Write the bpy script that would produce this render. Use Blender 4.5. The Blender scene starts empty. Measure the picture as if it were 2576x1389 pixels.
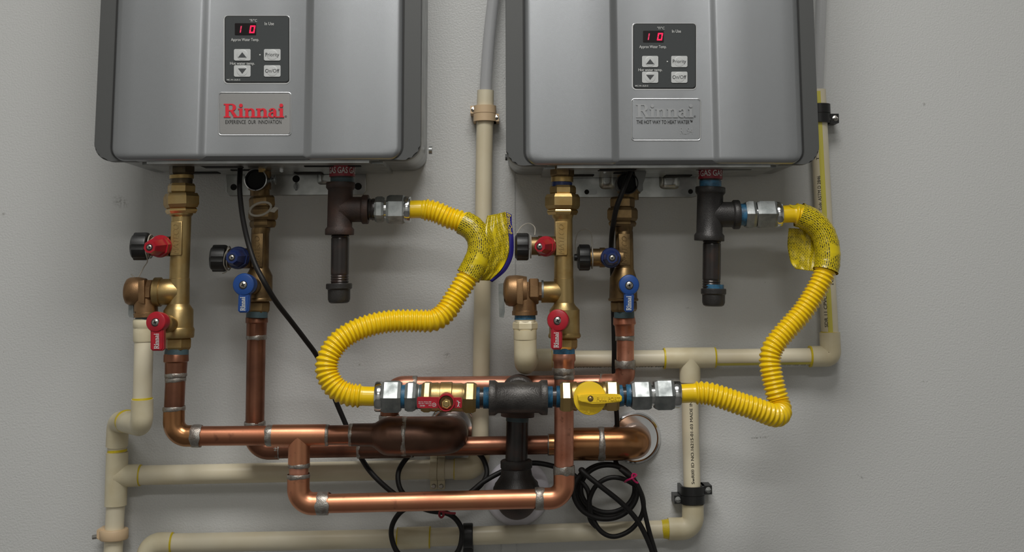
import bpy, bmesh, math, random
from mathutils import Vector, Matrix
random.seed(7)
C = bpy.context.scene.collection
SC = bpy.context.scene
PI = math.pi

# ------------------------------------------------------------------ camera
F_PX, CX, CY = 3028.0, 1434.0, 300.5          # focal length and optical centre of the (cropped) photograph
YAW, PITCH, ROLL = 0.0589, 0.13245, -0.01008
CAM = Vector((0.0, -2.05, 1.35))
fw = Vector((math.sin(YAW)*math.cos(PITCH), math.cos(YAW)*math.cos(PITCH), math.sin(PITCH)))
r0 = fw.cross(Vector((0, 0, 1))).normalized()
u0 = r0.cross(fw)
RT = r0*math.cos(ROLL) + u0*math.sin(ROLL)
UP = -r0*math.sin(ROLL) + u0*math.cos(ROLL)
cam_d = bpy.data.cameras.new('camera')
cam = bpy.data.objects.new('camera', cam_d)
C.objects.link(cam)
m = Matrix((RT, UP, -fw)).transposed().to_4x4()
m.translation = CAM
cam.matrix_world = m
cam_d.sensor_width = 36.0
cam_d.lens = F_PX/2576*36
cam_d.shift_x = (1288 - CX)/2576
cam_d.shift_y = (CY - 694.5)/2576
cam_d.clip_start = 0.01
SC.camera = cam

# ------------------------------------------------------------------ world, exposure, lamps
wd = bpy.data.worlds.new('world')
SC.world = wd
wd.use_nodes = True
wd.node_tree.nodes['Background'].inputs[0].default_value = (0.5, 0.52, 0.55, 1)
wd.node_tree.nodes['Background'].inputs[1].default_value = 0.05
SC.view_settings.view_transform = 'Standard'
SC.view_settings.look = 'None'
SC.view_settings.gamma = 1.0
SC.view_settings.use_curve_mapping = False
SC.view_settings.exposure = -0.13
ROOM = dict(x0=-2.6, x1=3.0, y1=-4.6, h=3.1)
LAMPS = [(-0.05, -1.48, 1.20, 0.80, 45), (-0.1, -3.5, 1.25, 0.30, 29)]       # x, y, length, width, watts
for (lx, ly, ll, lw, W_) in LAMPS:
    ld = bpy.data.lights.new('ceiling_lamp_light', 'AREA')
    ld.shape = 'RECTANGLE'; ld.size = ll; ld.size_y = lw; ld.energy = W_
    ld.color = (1.0, 0.985, 0.945)
    lo = bpy.data.objects.new('ceiling_lamp_light', ld)
    C.objects.link(lo)
    lo.location = (lx, ly, ROOM['h'] - 0.075)

# ------------------------------------------------------------------ picture -> world helpers
def W(x, y, d):
    """point at distance d in front of the wall seen at picture position x, y"""
    v = RT*((x - CX)/F_PX) + UP*((CY - y)/F_PX) + fw
    t = (-d - CAM.y)/v.y
    return CAM + v*t
def R(x, y, d, w, u=None):
    """radius in metres of something w pixels wide there (u = its direction in the picture)"""
    z = (W(x, y, d) - CAM).dot(fw)
    dx, dy = x - CX, y - CY
    if u is None or (u[0] == 0 and u[1] == 0):
        off = 0.7*math.hypot(dx, dy)
    else:
        l = math.hypot(*u); off = abs(dx*u[1] - dy*u[0])/l
    return w*0.5*z/F_PX*math.cos(math.atan(off/F_PX))
def MPP(x, y, d): return R(x, y, d, 2)

# ------------------------------------------------------------------ materials
MATS = {}
def srgb(*c):
    return tuple(((v/255)/12.92 if v/255 <= 0.04045 else ((v/255+0.055)/1.055)**2.4) for v in c) + (1,)
def mat(name, col, rough=0.5, metal=0.0, bump=0.0, bscale=400, var=None, vscale=30, vlo=0.4, vhi=0.65, emis=None, estr=1.0,
        alpha=1.0, trans=0.0, coat=0.0, spec=0.5, rvar=0.0, var2=None, v2scale=90, v2lo=.55, v2hi=.7):
    M = bpy.data.materials.new(name); M.use_nodes = True
    nt = M.node_tree; b = nt.nodes['Principled BSDF']
    N, L = nt.nodes.new, nt.links.new
    b.inputs['Base Color'].default_value = col
    b.inputs['Roughness'].default_value = rough
    b.inputs['Metallic'].default_value = metal
    b.inputs['Specular IOR Level'].default_value = spec
    if coat: b.inputs['Coat Weight'].default_value = coat; b.inputs['Coat Roughness'].default_value = 0.12
    if trans: b.inputs['Transmission Weight'].default_value = trans; b.inputs['IOR'].default_value = 1.35
    if alpha < 1: b.inputs['Alpha'].default_value = alpha
    if emis:
        b.inputs['Emission Color'].default_value = emis; b.inputs['Emission Strength'].default_value = estr
    geo = N('ShaderNodeNewGeometry')
    src = None
    def layer(base, colr, scale, lo, hi, seedz):
        n = N('ShaderNodeTexNoise'); n.inputs['Scale'].default_value = scale; n.inputs['Detail'].default_value = 5
        mp = N('ShaderNodeMapping'); mp.inputs['Location'].default_value = (seedz, seedz*.7, seedz*1.3)
        L(geo.outputs['Position'], mp.inputs[0]); L(mp.outputs[0], n.inputs['Vector'])
        r = N('ShaderNodeMapRange'); r.inputs['From Min'].default_value = lo; r.inputs['From Max'].default_value = hi
        L(n.outputs['Fac'], r.inputs['Value'])
        mx = N('ShaderNodeMix'); mx.data_type = 'RGBA'
        L(r.outputs[0], mx.inputs[0])
        if base is None: mx.inputs[6].default_value = col
        else: L(base, mx.inputs[6])
        mx.inputs[7].default_value = colr
        return mx.outputs[2], r.outputs[0]
    if var:
        src, fac = layer(None, var, vscale, vlo, vhi, 3.1)
        if rvar:
            rr_ = N('ShaderNodeMapRange'); rr_.inputs['To Min'].default_value = rough; rr_.inputs['To Max'].default_value = rough + rvar
            L(fac, rr_.inputs['Value']); L(rr_.outputs[0], b.inputs['Roughness'])
    if var2:
        src, fac = layer(src, var2, v2scale, v2lo, v2hi, 9.7)
    if src: L(src, b.inputs['Base Color'])
    if bump:
        n = N('ShaderNodeTexNoise'); n.inputs['Scale'].default_value = bscale; n.inputs['Detail'].default_value = 3
        L(geo.outputs['Position'], n.inputs['Vector'])
        bp = N('ShaderNodeBump'); bp.inputs['Strength'].default_value = bump; bp.inputs['Distance'].default_value = 0.001
        L(n.outputs['Fac'], bp.inputs['Height']); L(bp.outputs[0], b.inputs['Normal'])
    MATS[name] = M
    return M
M_SILVER = mat('silver_paint', (0.375, 0.388, 0.408, 1), 0.34, 0.9, 0.12, 1800, spec=.35)
M_TRIM = mat('dark_grey_plastic', srgb(76, 77, 77), 0.45, 0.0, 0.06, 1500)
M_GALV = mat('galvanised_steel', (0.42, 0.43, 0.43, 1), 0.38, 0.85, 0.03, 300, var=(0.3, 0.31, 0.31, 1), vscale=25)
M_PLATE = mat('nameplate_metal', (0.30, 0.295, 0.29, 1), 0.5, 0.6, 0.08, 1500, spec=.3)
M_GALVD = mat('zinc_bracket', (0.5, 0.51, 0.5, 1), 0.3, 0.9, 0.03, 250, var=(0.36, 0.37, 0.36, 1), vscale=40)
M_BLACKGAP = mat('black_gap', (0.012, 0.012, 0.012, 1), 0.6)
M_CTRL = mat('control_face', srgb(66, 69, 70), 0.65, 0.0, 0.05, 900, spec=.2)
M_BTN = mat('button_grey', srgb(188, 190, 190), 0.4)
M_PRINT_W = mat('white_print', srgb(205, 206, 204), 0.6)
M_PRINT_K = mat('black_print', (0.01, 0.01, 0.01, 1), 0.6)
M_PRINT_D = mat('dark_print', srgb(62, 64, 66), 0.6)
M_RED_PRINT = mat('red_print', srgb(214, 28, 48), 0.45)
M_EMBOSS = mat('embossed_silver', (0.62, 0.63, 0.64, 1), 0.35, 0.8)
M_EMBOSS2 = mat('embossed_paint', (0.43, 0.44, 0.455, 1), 0.36, 0.9)
M_LED = mat('led_red', (0.9, 0.0, 0.06, 1), 0.5, emis=(1.0, 0.01, 0.08, 1), estr=0.9)
M_LEDLO = mat('led_red_dim', (0.5, 0.01, 0.08, 1), 0.5, emis=(0.8, 0.05, 0.12, 1), estr=0.45)
M_DISPLAY = mat('display_glass', (0.006, 0.003, 0.004, 1), 0.2)
M_BRASS = mat('brass', (0.45, 0.325, 0.145, 1), 0.34, 0.9, 0.10, 900, var=(0.36, 0.235, 0.085, 1), vscale=35, rvar=.12)
M_BRASSD = mat('dark_brass', (0.26, 0.17, 0.075, 1), 0.4, 0.85, 0.12, 700, var=(0.14, 0.09, 0.045, 1), vscale=40)
M_BRASSR = mat('polished_brass', (0.66, 0.46, 0.19, 1), 0.22, 0.95)
M_BRONZE = mat('cast_bronze', (0.33, 0.195, 0.095, 1), 0.42, 0.8, 0.2, 900, var=(0.22, 0.125, 0.06, 1), vscale=30)
M_STUB = mat('heater_outlet_metal', (0.10, 0.075, 0.045, 1), 0.4, 0.8, 0.1, 500, var=(0.05, 0.04, 0.028, 1), vscale=60)
M_COPPER = mat('copper', (0.50, 0.21, 0.12, 1), 0.33, 0.92, 0.04, 300, var=(0.40, 0.155, 0.085, 1), vscale=14, vlo=.42, vhi=.7,
               var2=(0.20, 0.085, 0.055, 1), v2scale=60, v2lo=.58, v2hi=.76, rvar=.15)
M_COPPERB = mat('bright_copper', (0.66, 0.30, 0.165, 1), 0.32, 0.93, 0.03, 300, var=(0.58, 0.22, 0.13, 1), vscale=11, vlo=.42, vhi=.7,
                var2=(0.30, 0.12, 0.08, 1), v2scale=55, v2lo=.64, v2hi=.8, rvar=.12)
M_COPPERP = mat('pinkish_copper', (0.66, 0.30, 0.205, 1), 0.38, 0.85, 0.06, 400, var=(0.46, 0.17, 0.10, 1), vscale=25, vlo=.42, vhi=.68,
                var2=(0.25, 0.11, 0.07, 1), v2scale=90, v2lo=.62, v2hi=.8)
M_COPPERM = mat('brown_copper', (0.30, 0.13, 0.078, 1), 0.33, 0.9, 0.05, 300, var=(0.16, 0.07, 0.046, 1), vscale=18, vlo=.4, vhi=.68, rvar=.15)
M_COPPERD = mat('tarnished_copper', (0.16, 0.085, 0.058, 1), 0.38, 0.85, 0.08, 350, var=(0.085, 0.047, 0.035, 1), vscale=22, vlo=.4, vhi=.68)
M_COPPERG = mat('golden_copper', (0.42, 0.205, 0.09, 1), 0.26, 0.92, 0.05, 250, var=(0.27, 0.115, 0.05, 1), vscale=16, vlo=.4, vhi=.7)
M_SOLDER = mat('solder', (0.40, 0.38, 0.35, 1), 0.4, 0.8, 0.5, 500, var=(0.26, 0.22, 0.19, 1), vscale=120)
M_IRON = mat('black_iron', (0.045, 0.043, 0.042, 1), 0.42, 0.45, 0.35, 500, var=(0.03, 0.028, 0.028, 1), vscale=40)
M_IRONG = mat('grey_cast_iron', (0.085, 0.08, 0.076, 1), 0.45, 0.55, 0.6, 420, var=(0.055, 0.05, 0.048, 1), vscale=50)
M_RUSTI = mat('rusty_iron', (0.062, 0.034, 0.026, 1), 0.6, 0.25, 0.4, 450, var=(0.035, 0.024, 0.021, 1), vscale=35)
M_PIPEK = mat('black_pipe', (0.03, 0.026, 0.025, 1), 0.25, 0.3, 0.08, 300, var=(0.055, 0.032, 0.026, 1), vscale=40, vlo=.5, vhi=.75)
M_ZINC = mat('zinc_plated_steel', (0.44, 0.46, 0.46, 1), 0.40, 0.95, 0.10, 250, var=(0.25, 0.27, 0.27, 1), vscale=45, rvar=.15)
M_ZINCR = mat('polished_steel', (0.62, 0.63, 0.63, 1), 0.16, 1.0)
M_CHROME = mat('chrome', (0.85, 0.86, 0.88, 1), 0.12, 1.0)
M_SCREW = mat('screw_steel', (0.5, 0.48, 0.45, 1), 0.3, 0.95)
M_DOPE = mat('blue_thread_sealant', srgb(48, 104, 138), 0.4, 0, 0.3, 800, var=srgb(36, 78, 104), vscale=150)
M_DOPED = mat('dull_thread_sealant', srgb(62, 82, 88), 0.45, 0, 0.3, 800)
M_YEL = mat('yellow_coating', (0.93, 0.62, 0.006, 1), 0.28, coat=0.3, spec=.5)
M_YELH = mat('yellow_handle', (0.88, 0.60, 0.02, 1), 0.4, 0, 0.06, 700)
M_RED = mat('red_plastic', srgb(172, 26, 42), 0.3, 0, 0.05, 600, var=srgb(158, 24, 40), vscale=80)
M_REDD = mat('dark_red_vinyl', srgb(140, 26, 42), 0.35)
M_BLUE = mat('blue_plastic', srgb(28, 70, 138), 0.35, 0, 0.05, 600)
M_BLUED = mat('dark_blue_plastic', srgb(24, 42, 92), 0.35)
M_BLACK = mat('black_rubber', (0.011, 0.011, 0.011, 1), 0.42, 0, 0.1, 600)
M_CORD = mat('black_cord', (0.008, 0.007, 0.007, 1), 0.55, spec=.35)
M_PVC = mat('cream_pipe', srgb(228, 219, 194), 0.38, 0, 0.03, 200, var=srgb(219, 207, 178), vscale=9)
M_PVCF = mat('cream_fitting', srgb(222, 212, 182), 0.42, 0, 0.05, 300, var=srgb(211, 198, 164), vscale=25)
M_TAN = mat('tan_plastic', srgb(216, 188, 152), 0.5)
M_GLUE = mat('yellow_cement', srgb(214, 190, 28), 0.4, 0, 0.4, 600)
M_STRIPE = mat('yellow_stripe', srgb(216, 204, 84), 0.4)
M_TETH = mat('milky_nylon', srgb(176, 170, 158), 0.4, alpha=0.7)
M_VINYL = mat('clear_vinyl', srgb(196, 197, 200), 0.2, alpha=0.55)
M_VINYL2 = mat('thin_clear_vinyl', srgb(205, 206, 208), 0.15, alpha=0.35)
M_PINK = mat('pink_tie', srgb(206, 30, 104), 0.4)
M_WHITEP = mat('white_plastic', srgb(236, 233, 243), 0.4)
M_HOLE = mat('dark_cavity', (0.006, 0.006, 0.006, 1), 0.8)
M_GREYP = mat('translucent_grey_plastic', srgb(120, 122, 120), 0.4)
M_TRIMW = mat('white_divider', (0.62, 0.625, 0.61, 1), 0.4)
M_FLOOR = mat('grey_concrete', (0.12, 0.115, 0.11, 1), 0.7, 0, 0.2, 60, var=(0.09, 0.088, 0.085, 1), vscale=3)
M_ROOM = mat('painted_room', (0.68, 0.68, 0.66, 1), 0.7)
M_DIFF = mat('lamp_housing', (0.8, 0.8, 0.8, 1), 0.5)
M_NAVY = mat('navy_print', srgb(38, 32, 120), 0.4)
M_TAGYEL = srgb(220, 196, 22)

def wall_material():
    M = bpy.data.materials.new('pebbled_wall_panel'); M.use_nodes = True
    nt = M.node_tree; b = nt.nodes['Principled BSDF']; N, L = nt.nodes.new, nt.links.new
    geo = N('ShaderNodeNewGeometry')
    b.inputs['Coat Weight'].default_value = 0.22; b.inputs['Coat Roughness'].default_value = 0.17
    b.inputs['Roughness'].default_value = 0.40
    b.inputs['Specular IOR Level'].default_value = 0.38
    base = N('ShaderNodeMix'); base.data_type = 'RGBA'
    base.inputs[6].default_value = (0.60, 0.605, 0.60, 1); base.inputs[7].default_value = (0.22, 0.215, 0.2, 1)
    # dirt: fine specks plus a few scuffs that stay where they are on the wall
    n = N('ShaderNodeTexNoise'); n.inputs['Scale'].default_value = 130; n.inputs['Detail'].default_value = 1
    L(geo.outputs['Position'], n.inputs['Vector'])
    mr = N('ShaderNodeMapRange'); mr.inputs['From Min'].default_value = 0.80; mr.inputs['From Max'].default_value = 0.84
    L(n.outputs['Fac'], mr.inputs['Value'])
    acc = mr.outputs[0]
    n2 = N('ShaderNodeTexNoise'); n2.inputs['Scale'].default_value = 260; n2.inputs['Detail'].default_value = 3
    L(geo.outputs['Position'], n2.inputs['Vector'])
    for (px, py, sx, sy, rot, amt) in [(303, 508, 26, 18, .5, .6), (2325, 262, 5, 9, 0, .7), (1106, 512, 8, 7, 0, .6), (1910, 1101, 34, 3, -.05, .9),
                                  (2165, 1200, 12, 4, .5, .6), (1124, 893, 10, 12, .3, .7), (1735, 775, 14, 3, 0, .5), (8, 540, 7, 9, 0, .5), (2326, 960, 10, 3, 0, .5), (905, 918, 4, 4, 0, .9)]:
        p = W(px, py, 0); k = MPP(px, py, 0)
        mp = N('ShaderNodeMapping'); mp.vector_type = 'TEXTURE'
        mp.inputs['Location'].default_value = p; mp.inputs['Rotation'].default_value = (0, rot, 0)
        mp.inputs['Scale'].default_value = (sx*k, 1, sy*k)
        L(geo.outputs['Position'], mp.inputs[0])
        ln = N('ShaderNodeVectorMath'); ln.operation = 'LENGTH'; L(mp.outputs[0], ln.inputs[0])
        a = N('ShaderNodeMapRange'); a.inputs['From Min'].default_value = 1.0; a.inputs['From Max'].default_value = 0.3
        L(ln.outputs['Value'], a.inputs['Value'])
        q = N('ShaderNodeMath'); q.operation = 'MULTIPLY'; L(a.outputs[0], q.inputs[0])
        nr = N('ShaderNodeMapRange'); nr.inputs['From Min'].default_value = 0.42; nr.inputs['From Max'].default_value = 0.62
        nr.inputs['To Max'].default_value = amt
        L(n2.outputs['Fac'], nr.inputs['Value']); L(nr.outputs[0], q.inputs[1])
        ad = N('ShaderNodeMath'); ad.operation = 'MAXIMUM'; L(acc, ad.inputs[0]); L(q.outputs[0], ad.inputs[1]); acc = ad.outputs[0]
    L(acc, base.inputs[0]); L(base.outputs[2], b.inputs['Base Color'])
    v = N('ShaderNodeTexNoise'); v.inputs['Scale'].default_value = 320; v.inputs['Detail'].default_value = 2.0; v.inputs['Roughness'].default_value = 0.55
    L(geo.outputs['Position'], v.inputs['Vector'])
    bp = N('ShaderNodeBump'); bp.inputs['Strength'].default_value = 0.6; bp.inputs['Distance'].default_value = 0.0012
    L(v.outputs['Fac'], bp.inputs['Height']); L(bp.outputs[0], b.inputs['Normal'])
    L(bp.outputs[0], b.inputs['Coat Normal'])
    return M
M_WALL = wall_material()

def tag_material(name, cols, rows):
    """yellow sleeve printed all over with rows of small black type"""
    M = bpy.data.materials.new(name); M.use_nodes = True
    nt = M.node_tree; b = nt.nodes['Principled BSDF']; N, L = nt.nodes.new, nt.links.new
    b.inputs['Roughness'].default_value = 0.3
    uv = N('ShaderNodeUVMap')
    def words(scale, off, squash):
        mp = N('ShaderNodeMapping'); mp.inputs['Scale'].default_value = scale; mp.inputs['Location'].default_value = off
        L(uv.outputs[0], mp.inputs[0])
        br = N('ShaderNodeTexBrick'); br.inputs['Scale'].default_value = 1; br.inputs['Mortar Size'].default_value = 0.10
        br.inputs['Mortar Smooth'].default_value = 0.15
        br.inputs['Brick Width'].default_value = squash; br.inputs['Row Height'].default_value = 0.5; br.offset_frequency = 2; br.offset = 0.37
        br.inputs['Color1'].default_value = (1, 1, 1, 1); br.inputs['Color2'].default_value = (0.55, 0.55, 0.55, 1); br.inputs['Mortar'].default_value = (0, 0, 0, 1)
        L(mp.outputs[0], br.inputs['Vector'])
        nz = N('ShaderNodeTexNoise'); nz.inputs['Scale'].default_value = 5.5; nz.inputs['Detail'].default_value = 2; L(mp.outputs[0], nz.inputs['Vector'])
        r = N('ShaderNodeMapRange'); r.inputs['From Min'].default_value = 0.33; r.inputs['From Max'].default_value = 0.42; L(nz.outputs['Fac'], r.inputs['Value'])
        q = N('ShaderNodeMath'); q.operation = 'MULTIPLY'; L(br.outputs['Color'], q.inputs[0]); L(r.outputs[0], q.inputs[1])
        return q.outputs[0]
    a = words((cols, rows, 1), (0, 0, 0), 1.1)
    blk = N('ShaderNodeTexNoise'); blk.inputs['Scale'].default_value = 3.5; blk.inputs['Detail'].default_value = 0; L(uv.outputs[0], blk.inputs['Vector'])
    br = N('ShaderNodeMapRange'); br.inputs['From Min'].default_value = 0.29; br.inputs['From Max'].default_value = 0.34; L(blk.outputs['Fac'], br.inputs['Value'])
    q = N('ShaderNodeMath'); q.operation = 'MULTIPLY'; L(a, q.inputs[0]); L(br.outputs[0], q.inputs[1])
    mx = N('ShaderNodeMix'); mx.data_type = 'RGBA'; mx.inputs[6].default_value = M_TAGYEL; mx.inputs[7].default_value = (0.035, 0.03, 0.01, 1)
    L(q.outputs[0], mx.inputs[0]); L(mx.outputs[2], b.inputs['Base Color'])
    return M
M_TAG = tag_material('printed_yellow_sleeve', 21, 19)
M_TAGF = tag_material('printed_yellow_flap', 18, 11)

# ------------------------------------------------------------------ object helpers
ORG = {}
def world_of(o): return ORG.get(o.name, Vector((0, 0, 0)))
def tagp(o, label, cat, group=None):
    o['label'] = label; o['category'] = cat
    if group: o['group'] = group
    return o
def thing(name, label, cat, loc, group=None):
    o = bpy.data.objects.new(name, None); C.objects.link(o)
    o.empty_display_size = 0.02
    o.location = loc; ORG[o.name] = Vector(loc)
    return tagp(o, label, cat, group)
def obj(name, bm, material, parent=None, sharp=38, smooth=True, keepn=False):
    if not keepn: bmesh.ops.recalc_face_normals(bm, faces=bm.faces)
    me = bpy.data.meshes.new(name)
    vs = [v.co for v in bm.verts]
    lo = Vector([min(v[i] for v in vs) for i in range(3)]); hi = Vector([max(v[i] for v in vs) for i in range(3)])
    c = (lo + hi)/2
    for v in bm.verts: v.co -= c
    if smooth:
        lim = math.radians(sharp)
        for f in bm.faces: f.smooth = len(f.verts) <= 4
        for e in bm.edges: e.smooth = len(e.link_faces) != 2 or e.calc_face_angle(0) < lim
        for f in bm.faces:
            if not any(e.smooth for e in f.edges): f.smooth = False
    bm.to_mesh(me); bm.free()
    me.materials.append(material)
    o = bpy.data.objects.new(name, me); C.objects.link(o)
    ORG[o.name] = c
    if parent is not None:
        o.parent = parent; o.location = c - world_of(parent)
    else: o.location = c
    return o
def frame(a):
    e1 = Vector((0, -1, 0)); e1 -= a*e1.dot(a)
    if e1.length < 0.05: e1 = Vector((0, 0, 1)) - a*a.z
    e1.normalize()
    return e1, a.cross(e1)
def sweep(bm, st, seg=28, phase=0.0, caps=True, uv=False, axis=None):
    """st = [(Vector, radius)]; rings follow the path, repeated points make steps"""
    n = len(st); tans = []
    for i in range(n):
        j = i
        while j > 0 and (st[j][0] - st[i][0]).length < 1e-7: j -= 1
        k = i
        while k < n - 1 and (st[k][0] - st[i][0]).length < 1e-7: k += 1
        t = Vector((0, 0, 0))
        if (st[i][0]-st[j][0]).length > 1e-7: t += (st[i][0] - st[j][0]).normalized()
        if (st[k][0]-st[i][0]).length > 1e-7: t += (st[k][0] - st[i][0]).normalized()
        tans.append(axis if axis is not None else t.normalized())
    e1, e2 = frame(tans[0]); rings = []; uvl = bm.loops.layers.uv.verify() if uv else None
    prev = tans[0]; dist = 0; ds = []
    for i in range(n):
        q = prev.rotation_difference(tans[i]); e1 = q @ e1
        e1 = (e1 - tans[i]*e1.dot(tans[i])).normalized(); e2 = tans[i].cross(e1); prev = tans[i]
        if i: dist += (st[i][0]-st[i-1][0]).length
        ds.append(dist)
        p, r = st[i]
        rings.append([bm.verts.new(p + (e1*math.cos(phase+2*PI*k/seg) + e2*math.sin(phase+2*PI*k/seg))*r) for k in range(seg)])
    for i in range(n-1):
        for k in range(seg):
            f = bm.faces.new((rings[i][k], rings[i][(k+1) % seg], rings[i+1][(k+1) % seg], rings[i+1][k]))
            if uv:
                tot = ds[-1]
                us = [k/seg, (k+1)/seg, (k+1)/seg, k/seg]; vs = [ds[i]/tot, ds[i]/tot, ds[i+1]/tot, ds[i+1]/tot]
                for l, a, b_ in zip(f.loops, us, vs): l[uvl].uv = (b_, a)
    if caps:
        for rg in (rings[0], rings[-1]):
            try: bm.faces.new(rg)
            except ValueError: pass
    return rings
def sts(pts, d):
    """[(x, y, width)] in picture pixels on the plane d -> stations"""
    dx, dy = pts[-1][0]-pts[0][0], pts[-1][1]-pts[0][1]
    return [(W(x, y, d), R(x, y, d, w, (dx, dy))) for x, y, w in pts]
def S(name, parent, material, pts, d, seg=28, phase=0.0, **k):
    bm = bmesh.new(); q = sts(pts, d); sweep(bm, q, seg, phase, axis=(q[-2 if (q[-1][0]-q[0][0]).length < 1e-6 else -1][0]-q[0][0]).normalized())
    return obj(name, bm, material, parent, **k)
FLAT, CORNER = PI/6, 0.0
def hexpts(a, b, w, ch=0.90, cw=1.0):
    """chamfered hexagon along a->b"""
    l = math.hypot(b[0]-a[0], b[1]-a[1]); t = min(0.4, 0.09*w/l)
    L_ = lambda s: (a[0]+(b[0]-a[0])*s, a[1]+(b[1]-a[1])*s)
    return [L_(0)+(w*ch,), L_(t)+(w,), L_(1-t)+(w,), L_(1)+(w*ch,)]
def HEX(name, parent, material, a, b, w, d, phase=FLAT):
    if phase == CORNER: w = w/math.cos(PI/6)
    return S(name, parent, material, hexpts(a, b, w), d, 6, phase, sharp=20)
def FW(name, parent, material, x, y, d, prof, seg=32, phase=0.0, **k):
    """turned part with its axis straight out of the wall; prof = [(metres forward, width px)]"""
    p = W(x, y, d); bm = bmesh.new()
    sweep(bm, [(p + Vector((0, -f, 0)), R(x, y, d, w)) for f, w in prof], seg, phase, axis=Vector((0, -1, 0)))
    return obj(name, bm, material, parent, **k)
def AX(name, parent, material, a, b, prof, seg=32, phase=0.0, **k):
    """turned part between two points (x, y, d); prof = [(fraction, width px)]"""
    pa, pb = W(*a), W(*b); bm = bmesh.new()
    u = (b[0]-a[0], b[1]-a[1])
    if abs(b[2]-a[2]) > 0.01: u = None
    sweep(bm, [(pa.lerp(pb, t), R(*a, w, u)) for t, w in prof], seg, phase, axis=(pb-pa).normalized())
    return obj(name, bm, material, parent, **k)
def arc(a, b, c, rad, n=10):
    u, v = (a-b).normalized(), (c-b).normalized()
    ang = u.angle(v); t = rad/math.tan(ang/2)
    cen = b + (u+v).normalized()*(rad/math.sin(ang/2))
    p0, p1 = b+u*t, b+v*t
    q0, q1 = (p0-cen), (p1-cen)
    return [cen + q0.normalized().slerp(q1.normalized(), i/n)*rad for i in range(n+1)]
def ELBOW(name, parent, material, a, b, c, w, rad, seg=32, flare=None):
    """a, b, c = (x, y, d); one bent fitting, w px thick, bend radius rad px"""
    A, B, D = W(*a), W(*b), W(*c); k = MPP(*b)
    ua = (a[0]-b[0], a[1]-b[1]) if abs(a[2]-b[2]) < .02 else None
    r = R(*b, w, ua)
    pts = [A] + arc(A, B, D, rad*k, 12) + [D]
    bm = bmesh.new()
    st = [(p, r) for p in pts]
    if flare:
        st = [(A, r*flare), (A.lerp(pts[1], .55), r*flare), (A.lerp(pts[1], .7), r)] + st[1:-1] + [(D.lerp(pts[-2], .7), r), (D.lerp(pts[-2], .55), r*flare), (D, r*flare)]
    sweep(bm, st, seg)
    return obj(name, bm, material, parent)
def TEE(name, parent, material, a, b, c0, c1, w, wb=None, collar=None, seg=32):
    """run a-b, branch c0-c1; collar = (extra px, length px) thickened rims"""
    wb = wb or w; bm = bmesh.new()
    def leg(p, q, ww, both):
        P, Q = W(*p), W(*q)
        u = (q[0]-p[0], q[1]-p[1]) if abs(p[2]-q[2]) < .02 else None
        r = R(*p, ww, u); k = MPP(*p); L_ = (Q-P).length
        if not collar: sweep(bm, [(P, r), (Q, r)], seg); return
        ex, ln = collar[0]*k/2, collar[1]*k/L_
        st = [(P.lerp(Q, 1-ln-.04), r), (P.lerp(Q, 1-ln), r+ex*.8), (P.lerp(Q, 1-ln*.9), r+ex), (P.lerp(Q, 1-ln*.1), r+ex), (Q, r+ex*.85)]
        if both: st = [(P, r+ex*.85), (P.lerp(Q, ln*.1), r+ex), (P.lerp(Q, ln*.9), r+ex), (P.lerp(Q, ln), r+ex*.8), (P.lerp(Q, ln+.04), r)] + st
        else: st = [(P, r)] + st
        sweep(bm, st, seg)
    leg(a, b, w, True); leg(c0, c1, wb, False)
    return obj(name, bm, material, parent)
def PRISM(name, parent, material, poly, d, thick, bev=0.0, bseg=2, smooth=True, back=False):
    """polygon in picture pixels on plane d, extruded towards the wall"""
    bm = bmesh.new()
    f0 = [bm.verts.new(W(x, y, d)) for x, y in poly]
    f1 = [bm.verts.new(v.co + Vector((0, thick, 0))) for v in f0]
    front = bm.faces.new(f0); bm.faces.new(f1[::-1]); n = len(f0)
    for i in range(n): bm.faces.new((f0[i], f1[i], f1[(i+1) % n], f0[(i+1) % n]))
    if bev:
        bm.edges.ensure_lookup_table()
        bmesh.ops.bevel(bm, geom=list(front.edges), offset=bev, segments=bseg, affect='EDGES', profile=0.5)
    return obj(name, bm, material, parent, smooth=smooth)
def rr(x0, y0, x1, y1, r, n=5):
    out = []
    for cx, cy, a0 in ((x1-r, y0+r, -90), (x1-r, y1-r, 0), (x0+r, y1-r, 90), (x0+r, y0+r, 180)):
        for i in range(n+1):
            a = math.radians(a0 + 90*i/n); out.append((cx+r*math.cos(a), cy+r*math.sin(a)))
    return out
def box(bm, lo, hi):
    vs = [bm.verts.new((x, y, z)) for x in (lo[0], hi[0]) for y in (lo[1], hi[1]) for z in (lo[2], hi[2])]
    for f in ((0, 1, 3, 2), (4, 6, 7, 5), (0, 4, 5, 1), (2, 3, 7, 6), (0, 2, 6, 4), (1, 5, 7, 3)): bm.faces.new([vs[i] for i in f])
def struct(name, lo, hi, material):
    bm = bmesh.new(); box(bm, lo, hi); o = obj(name, bm, material, smooth=False); o['kind'] = 'structure'; return o
def catmull(pts, n=10):
    out = []; P = [pts[0]] + list(pts) + [pts[-1]]
    for i in range(1, len(P)-2):
        a, b, c, d = P[i-1], P[i], P[i+1], P[i+2]
        for k in range(n):
            t = k/n
            out.append(0.5*((2*b) + (c-a)*t + (2*a-5*b+4*c-d)*t*t + (3*b-a-3*c+d)*t**3))
    out.append(pts[-1]); return out
def resample(pts, step):
    out = [pts[0].copy()]; acc = 0
    for a, b in zip(pts, pts[1:]):
        l = (b-a).length; pos = step-acc
        while pos <= l:
            out.append(a.lerp(b, pos/l)); pos += step
        acc = (acc+l) % step if l else acc
    return out

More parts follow.
